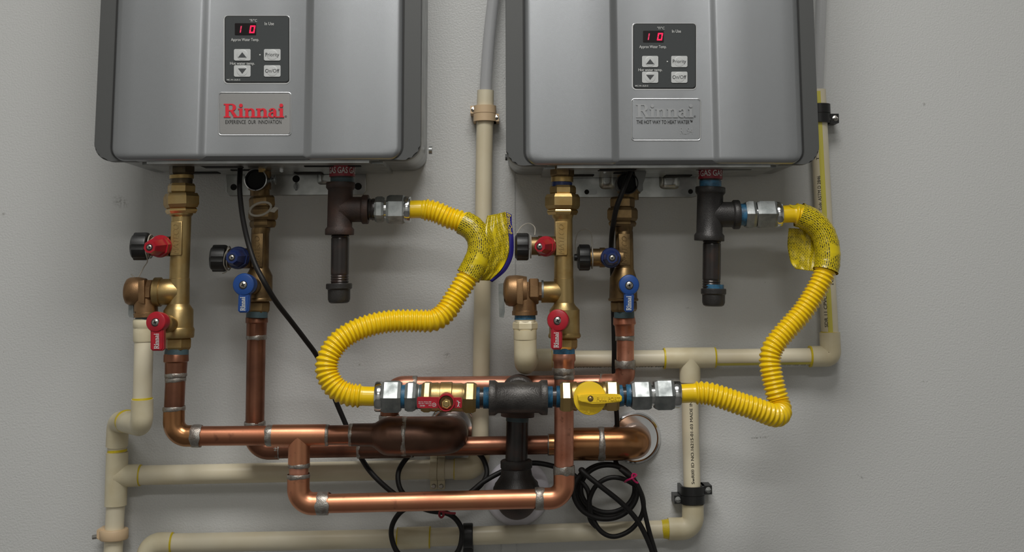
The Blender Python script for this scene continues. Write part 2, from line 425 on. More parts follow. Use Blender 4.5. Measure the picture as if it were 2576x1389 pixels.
# ------------------------------------------------------------------ lettering
def text2d(body, italic=0.0, bold=0.0, spacing=1.0):
    cu = bpy.data.curves.new('t', 'FONT'); cu.body = body; cu.size = 1; cu.resolution_u = 3; cu.shear = italic; cu.offset = bold; cu.space_character = spacing
    o = bpy.data.objects.new('t', cu); C.objects.link(o)
    dg = bpy.context.evaluated_depsgraph_get(); dg.update()
    me = bpy.data.meshes.new_from_object(o.evaluated_get(dg))
    v = [tuple(p.co[:2]) for p in me.vertices]; f = [tuple(p.vertices) for p in me.polygons]
    bpy.data.objects.remove(o); bpy.data.curves.remove(cu); bpy.data.meshes.remove(me)
    return v, f
def poly_circle(cx, cy, rx, ry=None, a0=0, a1=360, n=18):
    ry = ry or rx
    return [(cx+rx*math.cos(math.radians(a0+(a1-a0)*i/n)), cy+ry*math.sin(math.radians(a0+(a1-a0)*i/n))) for i in range(n)]
def band(outer, inner):
    """quads between two open polylines of equal length"""
    return [[outer[i], outer[i+1], inner[i+1], inner[i]] for i in range(len(outer)-1)]
def arcpts(cx, cy, rx, ry, a0, a1, n=12):
    return [(cx+rx*math.cos(math.radians(a0+(a1-a0)*i/n)), cy+ry*math.sin(math.radians(a0+(a1-a0)*i/n))) for i in range(n+1)]
def rc(x0, y0, x1, y1): return [(x0, y0), (x1, y0), (x1, y1), (x0, y1)]
def slab_logo():
    """the word in bold slab-serif letters, cap height 1"""
    P = []
    def add(x, polys):
        for p in polys: P.append([(a+x, b) for a, b in p])
    R_ = [rc(.12, 0, .37, 1), rc(0, 0, .50, .085), rc(0, .915, .40, 1)]
    R_ += [rc(.37, .915, .58, 1), rc(.37, .47, .58, .55)] + band(arcpts(.58, .735, .32, .265, 90, -90), arcpts(.58, .735, .075, .185, 90, -90))
    R_ += [[(.46, .49), (.70, .49), (.98, .085), (.72, .085)], rc(.70, 0, 1.06, .085), [(.72, .085), (.98, .085), (1.0, 0), (.72, 0)]]
    i_ = [rc(.09, 0, .32, .66), rc(0, 0, .41, .08), rc(0, .58, .2, .66), poly_circle(.205, .87, .135)]
    n_ = [rc(.09, 0, .31, .66), rc(0, 0, .40, .08), rc(0, .58, .2, .66), rc(.55, 0, .77, .44), rc(.46, 0, .86, .08)]
    n_ += band(arcpts(.50, .42, .27, .25, 0, 150), arcpts(.46, .42, .09, .15, 0, 150))
    a_ = band(arcpts(.27, .20, .27, .21, 60, 300), arcpts(.33, .20, .12, .13, 60, 300)) + [rc(.38, 0.06, .60, .46), rc(.52, 0, .74, .08), rc(.28, .33, .45, .41), rc(.30, 0.0, .42, .07)]
    a_ += band(arcpts(.32, .44, .28, .235, 0, 165), arcpts(.30, .44, .09, .15, 0, 165))
    x = 0
    for g, w in ((R_, 1.05), (i_, .44), (n_, .88), (n_, .88), (a_, .76), (i_, .44)):
        add(x, g); x += w
    v, f = [], []
    for p in P:
        f.append(tuple(range(len(v), len(v)+len(p)))); v += p
    return v, f, x
def put2d(bm, vf, fn, thick=None):
    """flat lettering mapped by fn(x, y) -> (point, normal); thick raises it"""
    v, f = vf[0], vf[1]
    pn = [fn(*p) for p in v]
    lift = [0.0]*len(v)
    if len(vf) > 2:                     # overlapping strokes: each a hair higher than the last
        for i, q in enumerate(f):
            for j in q: lift[j] = i*1.2e-5
    top = [bm.verts.new(p + n*((thick or 0)+h)) for (p, n), h in zip(pn, lift)]
    for q in f:
        try: bm.faces.new([top[i] for i in q])
        except ValueError: pass
    if thick:
        bot = [bm.verts.new(p) for p, n in pn]; ec = {}
        for q in f:
            for a, b in zip(q, q[1:]+q[:1]): ec[frozenset((a, b))] = ec.get(frozenset((a, b)), 0) + 1
        for q in f:
            for a, b in zip(q, q[1:]+q[:1]):
                if ec[frozenset((a, b))] == 1: bm.faces.new((top[b], top[a], bot[a], bot[b]))
def bounds(v):
    xs = [p[0] for p in v]; ys = [p[1] for p in v]; return min(xs), min(ys), max(xs), max(ys)
def flat_text(bm, vf, x0, y0, x1, y1, d, rot=0, lift=0.0004, thick=None):
    """fit lettering into the picture rectangle on plane d; rot 0, 90 (reads upwards) or 180"""
    a0, b0, a1, b1 = bounds(vf[0]); nrm = Vector((0, -1, 0))
    def fn(a, b):
        s, t = (a-a0)/(a1-a0), (b-b0)/(b1-b0)
        if rot == 0: px, py = x0+(x1-x0)*s, y1+(y0-y1)*t
        elif rot == 180: px, py = x1+(x0-x1)*s, y0+(y1-y0)*t
        else: px, py = x0+(x1-x0)*(1-t), y1+(y0-y1)*s
        return W(px, py, d+lift), nrm
    put2d(bm, vf, fn, thick)
def pipe_text(bm, vf, a, b, d, rpx, h, phi, lift=0.0006):
    """lettering wrapped on a pipe from a to b (axis pixels, plane d); phi turns it about the pipe, h px tall; baseline to text-right"""
    A, B = W(a[0], a[1], d), W(b[0], b[1], d); ax = (B-A).normalized(); e1, e2 = frame(ax)
    u = (b[0]-a[0], b[1]-a[1]); r = R(a[0], a[1], d, 2*rpx, u) + lift; k = MPP(a[0], a[1], d)
    a0, b0, a1, b1 = bounds(vf[0])
    def fn(s, t):
        q = phi + ((t-b0)/(b1-b0)-.5)*h*k/r
        n = e1*math.cos(q) - e2*math.sin(q)
        return A.lerp(B, (s-a0)/(a1-a0)) + n*r, n
    put2d(bm, vf, fn)
def LT(parent, material, body, x0, y0, x1, y1, d, rot=0, thick=None, **k):
    bm = bmesh.new(); flat_text(bm, text2d(body, **k), x0, y0, x1, y1, d, rot, thick=thick)
    return obj('lettering', bm, material, parent, smooth=False)
LOGO = slab_logo()

# ================================================================== the room
struct('wall_back', (ROOM['x0'], 0, 0), (ROOM['x1'], 0.12, ROOM['h']), M_WALL)
struct('floor', (ROOM['x0'], ROOM['y1'], -0.1), (ROOM['x1'], 0.12, 0), M_FLOOR)
struct('ceiling', (ROOM['x0'], ROOM['y1'], ROOM['h']), (ROOM['x1'], 0.12, ROOM['h']+0.1), M_ROOM)
struct('wall_left', (ROOM['x0']-0.1, ROOM['y1'], 0), (ROOM['x0'], 0.12, ROOM['h']), M_ROOM)
struct('wall_right', (ROOM['x1'], ROOM['y1'], 0), (ROOM['x1']+0.1, 0.12, ROOM['h']), M_ROOM)
struct('wall_front', (ROOM['x0'], ROOM['y1']-0.1, 0), (ROOM['x1'], ROOM['y1'], ROOM['h']), M_ROOM)
_xa, _xb = W(1258.5, 500, 0.003).x, W(1297, 600, 0.003).x
bm = bmesh.new(); box(bm, (_xa, -0.0028, 0.0), (_xb, 0.001, ROOM['h']))
bmesh.ops.bevel(bm, geom=[e for e in bm.edges if abs(e.verts[0].co.y+0.0028) < 1e-4 and abs(e.verts[1].co.y+0.0028) < 1e-4], offset=0.0012, segments=2, affect='EDGES')
o = obj('trim_1', bm, M_WALL); o['kind'] = 'structure'
for i, (lx, ly, ll, lw, W_) in enumerate(LAMPS):
    t = thing('ceiling_light', ['long ceiling light over the middle of the room', 'long ceiling light nearest the heaters'][i], 'light', (lx, ly, ROOM['h']))
    bm = bmesh.new(); hz = ROOM['h']
    for lo, hi in (((lx-ll/2-.03, ly-lw/2-.03, hz-.07), (lx-ll/2, ly+lw/2+.03, hz)), ((lx+ll/2, ly-lw/2-.03, hz-.07), (lx+ll/2+.03, ly+lw/2+.03, hz)),
                   ((lx-ll/2, ly-lw/2-.03, hz-.07), (lx+ll/2, ly-lw/2, hz)), ((lx-ll/2, ly+lw/2, hz-.07), (lx+ll/2, ly+lw/2+.03, hz))): box(bm, lo, hi)
    obj('frame', bm, M_DIFF, t, smooth=False)
    bm = bmesh.new(); box(bm, (lx-ll/2, ly-lw/2, hz-.02), (lx+ll/2, ly+lw/2, hz-.005)); obj('reflector', bm, M_DIFF, t, smooth=False)

# ================================================================== water heaters
def water_heater(label, d, xl, xpl, cl, cr, xpr, xr, yb, panel, plate, caption, red, kind):
    """xl..xr outer trim, xpl..xpr silver panel, cl / cr creases, yb bottom (picture px near the bottom edge)"""
    yr = yb - 35
    t = thing('water_heater', label, 'water heater', W((xl+xr)/2, yb, 0.0), 'tankless water heaters on the wall')
    X = lambda px: W(px, yr, d).x
    zb = W((xl+xr)/2, yb, d).z; zt = zb + 0.66; k = MPP((xl+xr)/2, yr, d)
    # case: galvanised shell with rounded lower corners
    def shell(name, x0, x1, y0, y1, z0, rad, material, corners=(1, 1), bev=0.002):
        bm = bmesh.new(); poly = [(x0, zt), (x1, zt)]
        if corners[1]: poly += [(x1-rad+rad*math.cos(a), z0+rad-rad*math.sin(a)) for a in [PI/2*i/9 for i in range(10)]]
        else: poly += [(x1, z0)]
        if corners[0]: poly += [(x0+rad-rad*math.sin(a), z0+rad-rad*math.cos(a)) for a in [PI/2*i/9 for i in range(10)]]
        else: poly += [(x0, z0)]
        f0 = [bm.verts.new((x, -y1, z)) for x, z in poly]; f1 = [bm.verts.new((x, -y0, z)) for x, z in poly]
        fr = bm.faces.new(f0); bm.faces.new(f1[::-1]); n = len(poly)
        for i in range(n): bm.faces.new((f0[i], f1[i], f1[(i+1) % n], f0[(i+1) % n]))
        if bev: bmesh.ops.bevel(bm, geom=list(fr.edges), offset=bev, segments=2, affect='EDGES')
        return obj(name, bm, material, t)
    case = shell('case', X(xl)+.004, X(xr)-.004, 0.004, d-0.027, zb+0.004, 45*k, M_GALV)
    # underside plate and flange strips
    bm = bmesh.new(); zz = zb + 0.004
    box(bm, (X(xl)+.06, -d+.045, zz-.006), (X(xr)-.06, -.02, zz+.01))
    o1 = obj('bottom_plate', bm, M_GALVD, t, smooth=False)
    for a, b, y0, y1 in ((.16, .30, .05, .075), (.36, .46, .1, .112), (.62, .8, .16, .172), (.30, .42, .15, .19), (.55, .64, .03, .06)):
        xa, xb = X(xl)+(X(xr)-X(xl))*a, X(xl)+(X(xr)-X(xl))*b
        bm = bmesh.new(); box(bm, (xa, -y1, zz-.0075), (xb, -y0, zz-.0055)); obj('slot', bm, M_HOLE, o1, smooth=False)
    bm = bmesh.new(); box(bm, (X(xpl)+.05, -d+.012, zb-.0035), (X(xpr)-.05, -d+.05, zb+.004))
    obj('lip', bm, M_GALV, t, smooth=False)
    # dark side trims
    shell('side_trim', X(xl), X(xpl)+.035, d-.026, d-.007, zb, 45*k, M_TRIM, (1, 0))
    shell('side_trim', X(xpr)-.035, X(xr), d-.026, d-.007, zb, 45*k, M_TRIM, (0, 1))
    bm = bmesh.new(); g = 3.0*k
    zg = zb + 1.5*k; x0, x1, rad = X(xpl)-g, X(xpr)+g, 36*k
    poly = [(x0, zt), (x1, zt)] + [(x1-rad+rad*math.cos(a), zg+rad-rad*math.sin(a)) for a in [PI/2*i/9 for i in range(10)]] + [(x0+rad-rad*math.sin(a), zg+rad-rad*math.cos(a)) for a in [PI/2*i/9 for i in range(10)]]
    f0 = [bm.verts.new((x, -d+.0055, z)) for x, z in poly]; f1 = [bm.verts.new((x, -d+.03, z)) for x, z in poly]; bm.faces.new(f0)
    for i in range(len(poly)): bm.faces.new((f0[i], f1[i], f1[(i+1) % len(poly)], f0[(i+1) % len(poly)]))
    obj('panel_gap', bm, M_BLACKGAP, t)  # black sheet drawn as the dark gap line around the front panel
    # silver front panel: a shallow channel between two creases, rounded rim
    x0, x1, z0 = X(xpl), X(xpr), zb + 0.5*k; rc_, fr_ = 34*k, 17*k
    def sdf(x, z):
        qx = max(x0+rc_-x, x-(x1-rc_), 0); qz = max(z0+rc_-z, 0)
        if qx > 0 and qz > 0: return rc_ - math.hypot(qx, qz)
        return min(x-x0, x1-x, z-z0)
    ch = 0.0050
    a0, a1, b0, b1 = [X(v) for v in (*cl, *cr)]
    def ss(v): v = max(0, min(1, v)); return v*v*(3-2*v)
    def depth(x, z):
        f = ss((x-a0)/(a1-a0))*(1-ss((x-b0)/(b1-b0)))
        s = sdf(x, z); e = 0
        if s < fr_: e = fr_*.75*(1-math.sqrt(max(0, 1-(1-max(0, s)/fr_)**2)))
        return d - ch*f - e
    fil = [0, .02, .06, .13, .22, .34, .5, .7, 1.0]
    def cols(z):
        ins = 0
        if z < z0+rc_: ins = rc_ - math.sqrt(max(0, rc_**2-(z0+rc_-z)**2))
        L_ = [x0+ins+fr_*q for q in fil]; Rr = [x1-ins-fr_*q for q in fil][::-1]
        mid = [x0+rc_*1.5+(a0-x0-rc_*1.5)*q for q in (0, .5)] + [a0+(a1-a0)*q for q in (0, .15, .3, .5, .7, .85, 1)] + [a1+(b0-a1)*q for q in (.33, .66)]
        mid += [b0+(b1-b0)*q for q in (0, .15, .3, .5, .7, .85, 1)] + [b1+(x1-rc_*1.5-b1)*q for q in (.5, 1)]
        return L_ + mid + Rr
    zs = [z0 + fr_*q for q in fil] + [z0+fr_*1.2, z0+fr_*1.5, z0+rc_*.85, z0+rc_, z0+rc_*1.6] + [z0+.1+(zt-z0-.1)*i/6 for i in range(7)]
    zs = sorted(set(zs)); bm = bmesh.new(); G = []
    for z in zs: G.append([bm.verts.new((x, -depth(x, z), z)) for x in cols(z)])
    for i in range(len(G)-1):
        for j in range(len(G[0])-1): bm.faces.new((G[i][j], G[i][j+1], G[i+1][j+1], G[i+1][j]))
    be = [e for e in bm.edges if e.is_boundary]
    ext = bmesh.ops.extrude_edge_only(bm, edges=be)
    for v in ext['geom']:
        if isinstance(v, bmesh.types.BMVert): v.co.y = -d+.022
    obj('front_panel', bm, M_SILVER, t, sharp=50)
    pd = d - ch     # surface of the channel
    # control panel
    x0, y0, x1, y1 = panel; w, h = x1-x0, y1-y0
    PX = lambda u: x0+w*u
    PY = lambda v: y0+h*v
    bez = PRISM('control_panel', t, M_CTRL, rr(x0+2.2, y0+2.2, x1-2.2, y1-2.2, 6), pd+.0022, .004, .0006)
    PRISM('bezel', bez, M_BLACKGAP, rr(x0, y0, x1, y1, 8), pd+.0014, .003, .0006)
    PRISM('bezel', bez, M_EMBOSS, rr(x0-3, y0-1, x1+1.5, y1+3.5, 9), pd+.0006, .003, .0005)
    dd = pd + .0024
    PRISM('display', bez, M_DISPLAY, rr(PX(.158), PY(.112), PX(.487), PY(.288), 2), dd+.0003, .001)
    bm = bmesh.new()
    def seg7(bm, cx, cy, ww, hh, on):
        sk = .12*ww; th = ww*.26; g_ = th*.12
        sg = {'a': rc(-ww/2+g_, -hh/2, ww/2-g_, -hh/2+th), 'd': rc(-ww/2+g_, hh/2-th, ww/2-g_, hh/2), 'b': rc(ww/2-th, -hh/2+g_, ww/2, -g_), 'c': rc(ww/2-th, g_, ww/2, hh/2-g_),
              'f': rc(-ww/2, -hh/2+g_, -ww/2+th, -g_), 'e': rc(-ww/2, g_, -ww/2+th, hh/2-g_)}
        for q in on:
            f_ = [bm.verts.new(W(cx+px-py*sk/ww*1.3, cy+py, dd+.0008)) for px, py in sg[q]]; bm.faces.new(f_)
    seg7(bm, PX(.222), PY(.203), .075*w, .105*h, 'bc'); obj('digit', bm, M_LEDLO, bez, smooth=False)
    bm = bmesh.new(); seg7(bm, PX(.428), PY(.203), .082*w, .115*h, 'abcdef'); obj('digit', bm, M_LED, bez, smooth=False)
    bw, bh = .128, .086
    for (u, v, shape) in ((.272, .584, 'up'), (.272, .825, 'down'), (.735, .584, 'Priority'), (.735, .825, 'On/Off')):
        poly = rr(PX(u-bw), PY(v-bh), PX(u+bw), PY(v+bh), 3)
        bt = PRISM('button', bez, M_BTN, poly, dd+.0008, .002, .0004)
    for (u, v) in ((.272, .584), (.272, .825), (.735, .584), (.735, .825)):
        bm = bmesh.new(); p = W(PX(u), PY(v), dd+.0008); r = .083*w*MPP(PX(u), PY(v), dd)
        sweep(bm, [(p, r*1.03), (p+Vector((0, -.0002, 0)), r), (p+Vector((0, -.0003, 0)), r*.9), (p+Vector((0, -.0003, 0)), r*.2)], 28)
        obj('button_dome', bm, M_BTN, bez)
    f3 = dd+.0008
    for v, s in ((.590, -1), (.822, 1)):
        tri = [(PX(.272-.066), PY(v-.035*s)), (PX(.272+.066), PY(v-.035*s)), (PX(.272), PY(v+.045*s))]
        bm = bmesh.new(); bm.faces.new([bm.verts.new(W(a, b, f3+.0005)) for a, b in tri]); obj('arrow', bm, M_PRINT_D, bez, smooth=False)
    LT(bez, M_PRINT_D, 'Priority', PX(.63), PY(.553), PX(.842), PY(.625), f3, bold=.008)
    LT(bez, M_PRINT_D, 'On/Off', PX(.625), PY(.795), PX(.845), PY(.850), f3, bold=.008)
    for s, a, b, c, e in (('°F/°C', .385, .05, .50, .092), ('In Use', .62, .095, .76, .142), ('Approx Water Temp.', .10, .335, .53, .392), ('Hot water temp.', .085, .69, .465, .745), ('MC-91-2US-S', .035, .945, .24, .970)):
        LT(bez, M_PRINT_W, s, PX(a), PY(b), PX(c), PY(e), dd, bold=.004)
    bm = bmesh.new(); q = W(PX(.545), PY(.585), dd); r = .012*w*MPP(PX(.5), PY(.5), dd)
    sweep(bm, [(q, r), (q+Vector((0, -.0005, 0)), r*.7)], 12)
    obj('indicator', bm, M_PRINT_W, bez, smooth=False)
    # nameplate with its raised frame and lettering
    x0, y0, x1, y1 = plate; w, h = x1-x0, y1-y0
    npl = PRISM('nameplate', t, M_PLATE if red else M_SILVER, rr(x0+2.5, y0+2.5, x1-2.5, y1-3, 5), pd+.0008, .003, .0004)
    bm = bmesh.new()
    sweep(bm, [(W(px, py, pd+.0006), .0009) for px, py in rr(x0, y0, x1, y1, 7)+[rr(x0, y0, x1, y1, 7)[0]]], 8)
    obj('frame', bm, M_EMBOSS, npl)
    bm = bmesh.new(); nd = pd + .0009
    lx, ly, rx, ry = caption['logo']
    flat_text(bm, LOGO, lx, ly, rx, ry, nd, thick=.0005 if red else .0009)
    obj('lettering', bm, M_RED_PRINT if red else M_EMBOSS2, npl, smooth=False)
    LT(npl, M_PRINT_K, caption['line'], *caption['box'], nd, bold=caption.get('bold', 0))
    LT(npl, M_PRINT_K, '®', rx+1.5, ry-5.5, rx+6.5, ry-.5, nd, bold=.02)
    if 'model' in caption:
        bm = bmesh.new(); flat_text(bm, text2d('RL94'), *caption['model'], nd, thick=.0005); obj('lettering', bm, M_EMBOSS2, npl, smooth=False)
    return t

H1 = water_heater('grey tankless water heater with a red name on its plate, left of the other', 0.240, 233, 278, (493, 518), (761, 785), 1011, 1057, 403,
                  (565, 39.5, 728, 208), (550.5, 233, 732, 340), dict(logo=(563, 261, 715, 296), line='EXPERIENCE  OUR  INNOVATION', box=(567, 302, 708, 311.5)), True, 0)
H2 = water_heater('grey tankless water heater with an embossed silver name on its plate', 0.222, 1273, 1320, (1537, 1560), (1792, 1814), 2022, 2064, 414,
                  (1592.5, 59, 1751, 223), (1589, 249, 1762, 353), dict(logo=(1600, 262, 1744, 296), line='THE HOT WAY TO HEAT WATER™', box=(1601, 302, 1742, 312), bold=.018, model=(1711, 321, 1743, 337)), False, 1)

def bracket(t, poly, bumps, slots, keys, dark):
    b = PRISM('wall_bracket', t, M_GALVD, poly, .006, .0055, .001)
    for x0, y0, x1, y1 in bumps:
        bm = bmesh.new(); c = []
        for s, dd in ((0, .006), (.10, .012), (.24, .0155), (.36, .016)):
            w_, h_ = (x1-x0)*s*.9, (y1-y0)*s*.9
            c.append([bm.verts.new(W(x, y, dd)) for x, y in rr(x0+w_, y0+h_, x1-w_, y1-h_, max(3, 12-20*s))])
        for a, q in zip(c, c[1:]):
            for i in range(len(a)): bm.faces.new((a[i], a[(i+1) % len(a)], q[(i+1) % len(a)], q[i]))
        bm.faces.new(c[-1]); obj('boss', bm, M_GALVD, b)
    for x0, y0, x1, y1 in slots:
        s = PRISM('slot', b, M_GALV, rr(x0, y0, x1, y1, (y1-y0)*.49), .0066, .002)
    for x, y, r in keys:
        FW('screw_hole', b, M_HOLE, x, y, .006, [(0, 2*r), (.0012, 2*r), (.0012, r*.2)], 20)
    return b
b1 = bracket(H1, [(568, 428), (920, 428), (921, 480), (912, 490), (578, 493), (568, 484)], [(797, 428, 850, 465)], [(738, 458, 753, 479)], [(745, 450, 9), (588, 471, 8), (901, 469, 9)], True)
b2 = bracket(H2, [(1430, 424), (1752, 424), (1752, 494), (1740, 497), (1438, 497), (1430, 489)], [(1507, 428, 1548, 476), (1658, 434, 1710, 476)], [(1469, 476, 1502, 490), (1712, 475, 1746, 490)], [(1476, 483, 6), (1737, 482, 6)], False)
S('screw_boss', H1, M_GALV, [(1079, 378, 20), (1087, 378, 20)], .045, 16)
S('screw_boss', H2, M_TRIM, [(1271, 396, 16), (1277, 396, 16)], .045, 16)
# outlet stubs under the heaters
for t, x, d, w, ys, bright in ((H1, 458, .165, 66, (404, 441, 450, 463), 0), (H2, 1415, .165, 60, (414, 446, 458, 468), 1)):
    HEX('outlet_stub', t, M_STUB if not bright else M_BRASSD, (x, ys[0]-12), (x-1, ys[1]), w, d)
    S('outlet_ring', t, M_BRASS, [(x-1, ys[1], w*.94), (x-1, ys[2], w*.94)], d)
    S('outlet_thread', t, M_STUB if not bright else M_BLUED, [(x-1, ys[2], w*.86), (x-2, ys[3]+3, w*.86)], d)
# inlet strainers: open ended brass bodies that face the room
for t, x, y, d, r, ring in ((H1, 648, 454, .105, 57, M_ZINCR), (H2, 1576, 463, .105, 55, M_BLACK)):
    b = AX('inlet_body', t, M_BRASSD, (x+6, y-42, d-.02), (x+6, y+40, d-.02), [(0, 46), (.25, 46), (.25, 58), (.8, 58), (.8, 50), (1, 50)], 24)
    bm = bmesh.new(); p = W(x, y, d); k = MPP(x, y, d)
    sweep(bm, [(p+Vector((0, .03, 0)), r*.46*k), (p+Vector((0, -.012, 0)), r*.46*k), (p+Vector((0, -.014, 0)), r*.5*k), (p+Vector((0, -.0165, 0)), r*.5*k), (p+Vector((0, -.017, 0)), r*.46*k), (p+Vector((0, -.012, 0)), r*.43*k), (p+Vector((0, .012, 0)), r*.40*k)], 36, caps=False, axis=Vector((0, -1, 0)))
    bo = obj('inlet_filter', bm, ring, t)
    FW('filter_shade', bo, M_HOLE, x, y, d, [(.005, r*.84), (.006, r*.82), (.006, r*.1)], 28)  # flat black disc paints the shade inside the open end
AX('clip', H1, M_ZINC, (673, 455, .105), (694, 452, .105), [(0, 10), (.4, 10), (.4, 18), (.55, 18), (.55, 10), (.85, 10), (.85, 24), (1, 24)], 12)
S('hex_bolt', H1, M_BRASSR, [(652, 424, 22), (664, 424, 22), (664, 424, 12), (668, 424, 12)], .12, 6)
FW('hex_bolt', H1, M_ZINCR, 709, 430, .1, [(0, 9), (.005, 9)], 6)
S('bolt_head', H1, M_ZINC, [(677, 409, 12), (687, 409, 12)], .12, 12)
PRISM('brass_clip', H2, M_BRASSR, rr(1517, 416, 1570, 428, 2), .135, .02, .001)
FW('hex_bolt', H2, M_ZINCR, 1521, 433, .11, [(0, 8), (.005, 8)], 6)
PRISM('filter_tab', H2, M_GREYP, [(1596, 428), (1606, 422), (1618, 422), (1626, 432), (1622, 452), (1616, 464), (1618, 478), (1612, 484), (1605, 480), (1600, 466)], .120, .003, .0008)
# gas stubs with their red tape
for t, x, yt, ty, w, d, words, dope in ((H1, 861, 416, (416, 445), 64, .155, 'S GAS GAS GAS', (445, 462)), (H2, 1787, 426, (424, 451), 60, .155, 'S GAS GAS G', (451, 474))):
    s = S('gas_stub', t, M_IRON, [(x, yt-14, w), (x, yt, w), (x, yt, w*.9), (x-1, dope[1], w*.9)], d)
    tp = S('red_tape', s, M_REDD, [(x, ty[0], w+2), (x, ty[1], w+1)], d, 40)
    S('thread_sealant', s, M_DOPED if t is H1 else M_DOPE, [(x, dope[0]+4, w*.93), (x, dope[1], w*.93)], d)
    bm = bmesh.new(); vf = text2d(words, bold=.012); A = W(x, (ty[0]+ty[1])/2, d); r = R(x, ty[0], d, w+2, (0, 1)) + .0005; k = MPP(x, ty[0], d)
    a0, b0, a1, b1 = bounds(vf[0]); tl = 1.45
    put2d(bm, vf, lambda s_, t_: (A + Vector((r*math.sin(-tl+2*tl*(s_-a0)/(a1-a0)), -r*math.cos(-tl+2*tl*(s_-a0)/(a1-a0)), ((t_-b0)/(b1-b0)-.5)*(ty[1]-ty[0])*.55*k)), Vector((0, -1, 0))))
    obj('lettering', bm, M_PRINT_W, s, smooth=False)

# ================================================================== isolation valves
def isolation_valve(label, d, tail, nut, ring, neck, plate, body, ball, band, hexn, dope, stem, lever, grip, port, cap, knob, lev_mat, knob_mat, tee=None, tone=M_BRASS, tailm=None, word='MATECO', dopem=M_DOPE):
    t = thing('isolation_valve', label, 'valve', W(*body[0][:2], d), 'isolation valves under the heaters')
    HEX('tailpiece', t, tailm or tone, tail[0][:2], tail[1][:2], tail[0][2], d)
    u = HEX('union_nut', t, tone, nut[0][:2], nut[1][:2], nut[0][2], d)
    HEX('union_ring', t, M_BRASSR if tone is M_BRASS else tone, ring[0][:2], ring[1][:2], ring[0][2], d)
    bm = bmesh.new()
    sweep(bm, sts(neck + body, d), 32)
    if tee:
        a, b = W(*tee[0][:2], d), W(*tee[1][:2], d); r = R(*tee[0][:2], d, tee[0][2], (1, 0)); r1 = R(*tee[1][:2], d, tee[1][2], (1, 0))
        sweep(bm, [(a, r*.8), (a.lerp(b, .3), r), (a.lerp(b, .75), r), (a.lerp(b, .75), r1), (b, r1)], 32)
    vb = obj('valve_body', bm, tone, t)
    S('valve_bonnet', t, tone, ball, d, 36)
    S('bonnet_ring', t, tone, band, d, 36)
    HEX('end_nut', t, tone, hexn[0][:2], hexn[1][:2], hexn[0][2], d)
    S('thread_sealant', t, dopem, dope, d)
    # raised cast plate with lettering
    pd = d + R(body[0][0], body[0][1], d, body[0][2], (0, 1)) - .001
    PRISM('cast_plate', vb, tone, plate, pd+.0035, .010, .0012)
    bm = bmesh.new(); xs = [p[0] for p in plate]; ys = [p[1] for p in plate]
    flat_text(bm, text2d(word, italic=.2), min(xs)+8, min(ys)+6, max(xs)-9, max(ys)-5, pd+.0035, rot=90, thick=.0006)
    obj('lettering', bm, tone, vb, smooth=False)
    # lever on its stem
    (lx, ly, lr, ld), (sx, sy) = lever, stem
    AX('stem', t, tone, (sx, sy, d), (lx+(sx-lx)*.25, ly+(sy-ly)*.25, ld-.018), [(0, 40), (.55, 40), (.55, 46), (.8, 46), (.8, 34), (1, 34)])
    bm = bmesh.new(); p = W(lx, ly, ld); k = MPP(lx, ly, ld); q = W(lx+(sx-lx)*.28, ly, ld-.020)
    ax_ = (p-q); rr_ = lr*k
    sweep(bm, [(q, rr_*.92), (p.lerp(q, .15), rr_), (p.lerp(q, .03), rr_*.93), (p, rr_*.84), (p, rr_*.1)], 36)
    x0, y0, x1, y1, b0, b1 = grip
    f0 = [bm.verts.new(W(x, y, ld-.001)) for x, y in [(x0, y0), (x1, y0), (b1, y1-5), (b1-5, y1), (b0+5, y1), (b0, y1-5)]]
    f1 = [bm.verts.new(v.co+Vector((0, .012, 0))) for v in f0]; fr = bm.faces.new(f0); bm.faces.new(f1[::-1])
    for i in range(6): bm.faces.new((f0[i], f1[i], f1[(i+1) % 6], f0[(i+1) % 6]))
    bmesh.ops.bevel(bm, geom=list(fr.edges), offset=.0018, segments=3, affect='EDGES')
    lv = obj('lever', bm, lev_mat, t)
    FW('screw', lv, M_HOLE, lx, ly+1, ld, [(-.002, 21), (.0006, 21), (.0006, 3)], 24)
    sc_ = FW('screw', lv, M_SCREW, lx, ly+1, ld, [(-.002, 17), (.001, 17), (.0018, 12), (.0021, 3)], 24)
    bm = bmesh.new()
    for rot in (.3, .3+PI/2):
        c_, s_ = math.cos(rot)*5*k, math.sin(rot)*5*k; o_ = W(lx, ly+1, ld)+Vector((0, -.0022, 0)); n_ = Vector((-s_, 0, c_))*.25
        v = Vector((c_, 0, s_)); bm.faces.new([bm.verts.new(z) for z in (o_-v-n_, o_+v-n_, o_+v+n_, o_-v+n_)])
    obj('screw_slot', bm, M_HOLE, lv, smooth=False)
    bm = bmesh.new(); gx = (b0+b1)/2; flat_text(bm, LOGO, gx-7, ly+lr+2, gx+5.5, y1-5, ld-.001, rot=90)
    obj('lettering', bm, M_PRINT_W, lv, smooth=False)
    # drain port to the left with black cap and small coloured knob
    (px0, px1, py, pw) = port
    AX('drain_port', t, M_BRASSD, (px1, py, d+.004), (px0, py, d+.004), [(0, pw*.95), (.55, pw*.95), (.55, pw), (.7, pw), (.7, pw*.9), (1, pw*.9)], 32)
    cx0, cx1, cy, cw = cap
    bm = bmesh.new(); A, B = W(cx0, cy, d+.004), W(cx1, cy, d+.004); r = R(cx0, cy, d, cw, (1, 0)); sg = 48
    prof = [(0, .66), (.03, .80), (.12, .90), (.16, 1), (.86, 1), (.95, .97), (1, .90)]
    rg = []
    e1, e2 = frame((B-A).normalized())
    for tt, f_ in prof:
        rg.append([bm.verts.new(A.lerp(B, tt)+(e1*math.cos(2*PI*i/sg)+e2*math.sin(2*PI*i/sg))*r*f_*(1-(.05 if (i % 8 in (0, 1)) and .1 < tt < .99 else 0))) for i in range(sg)])
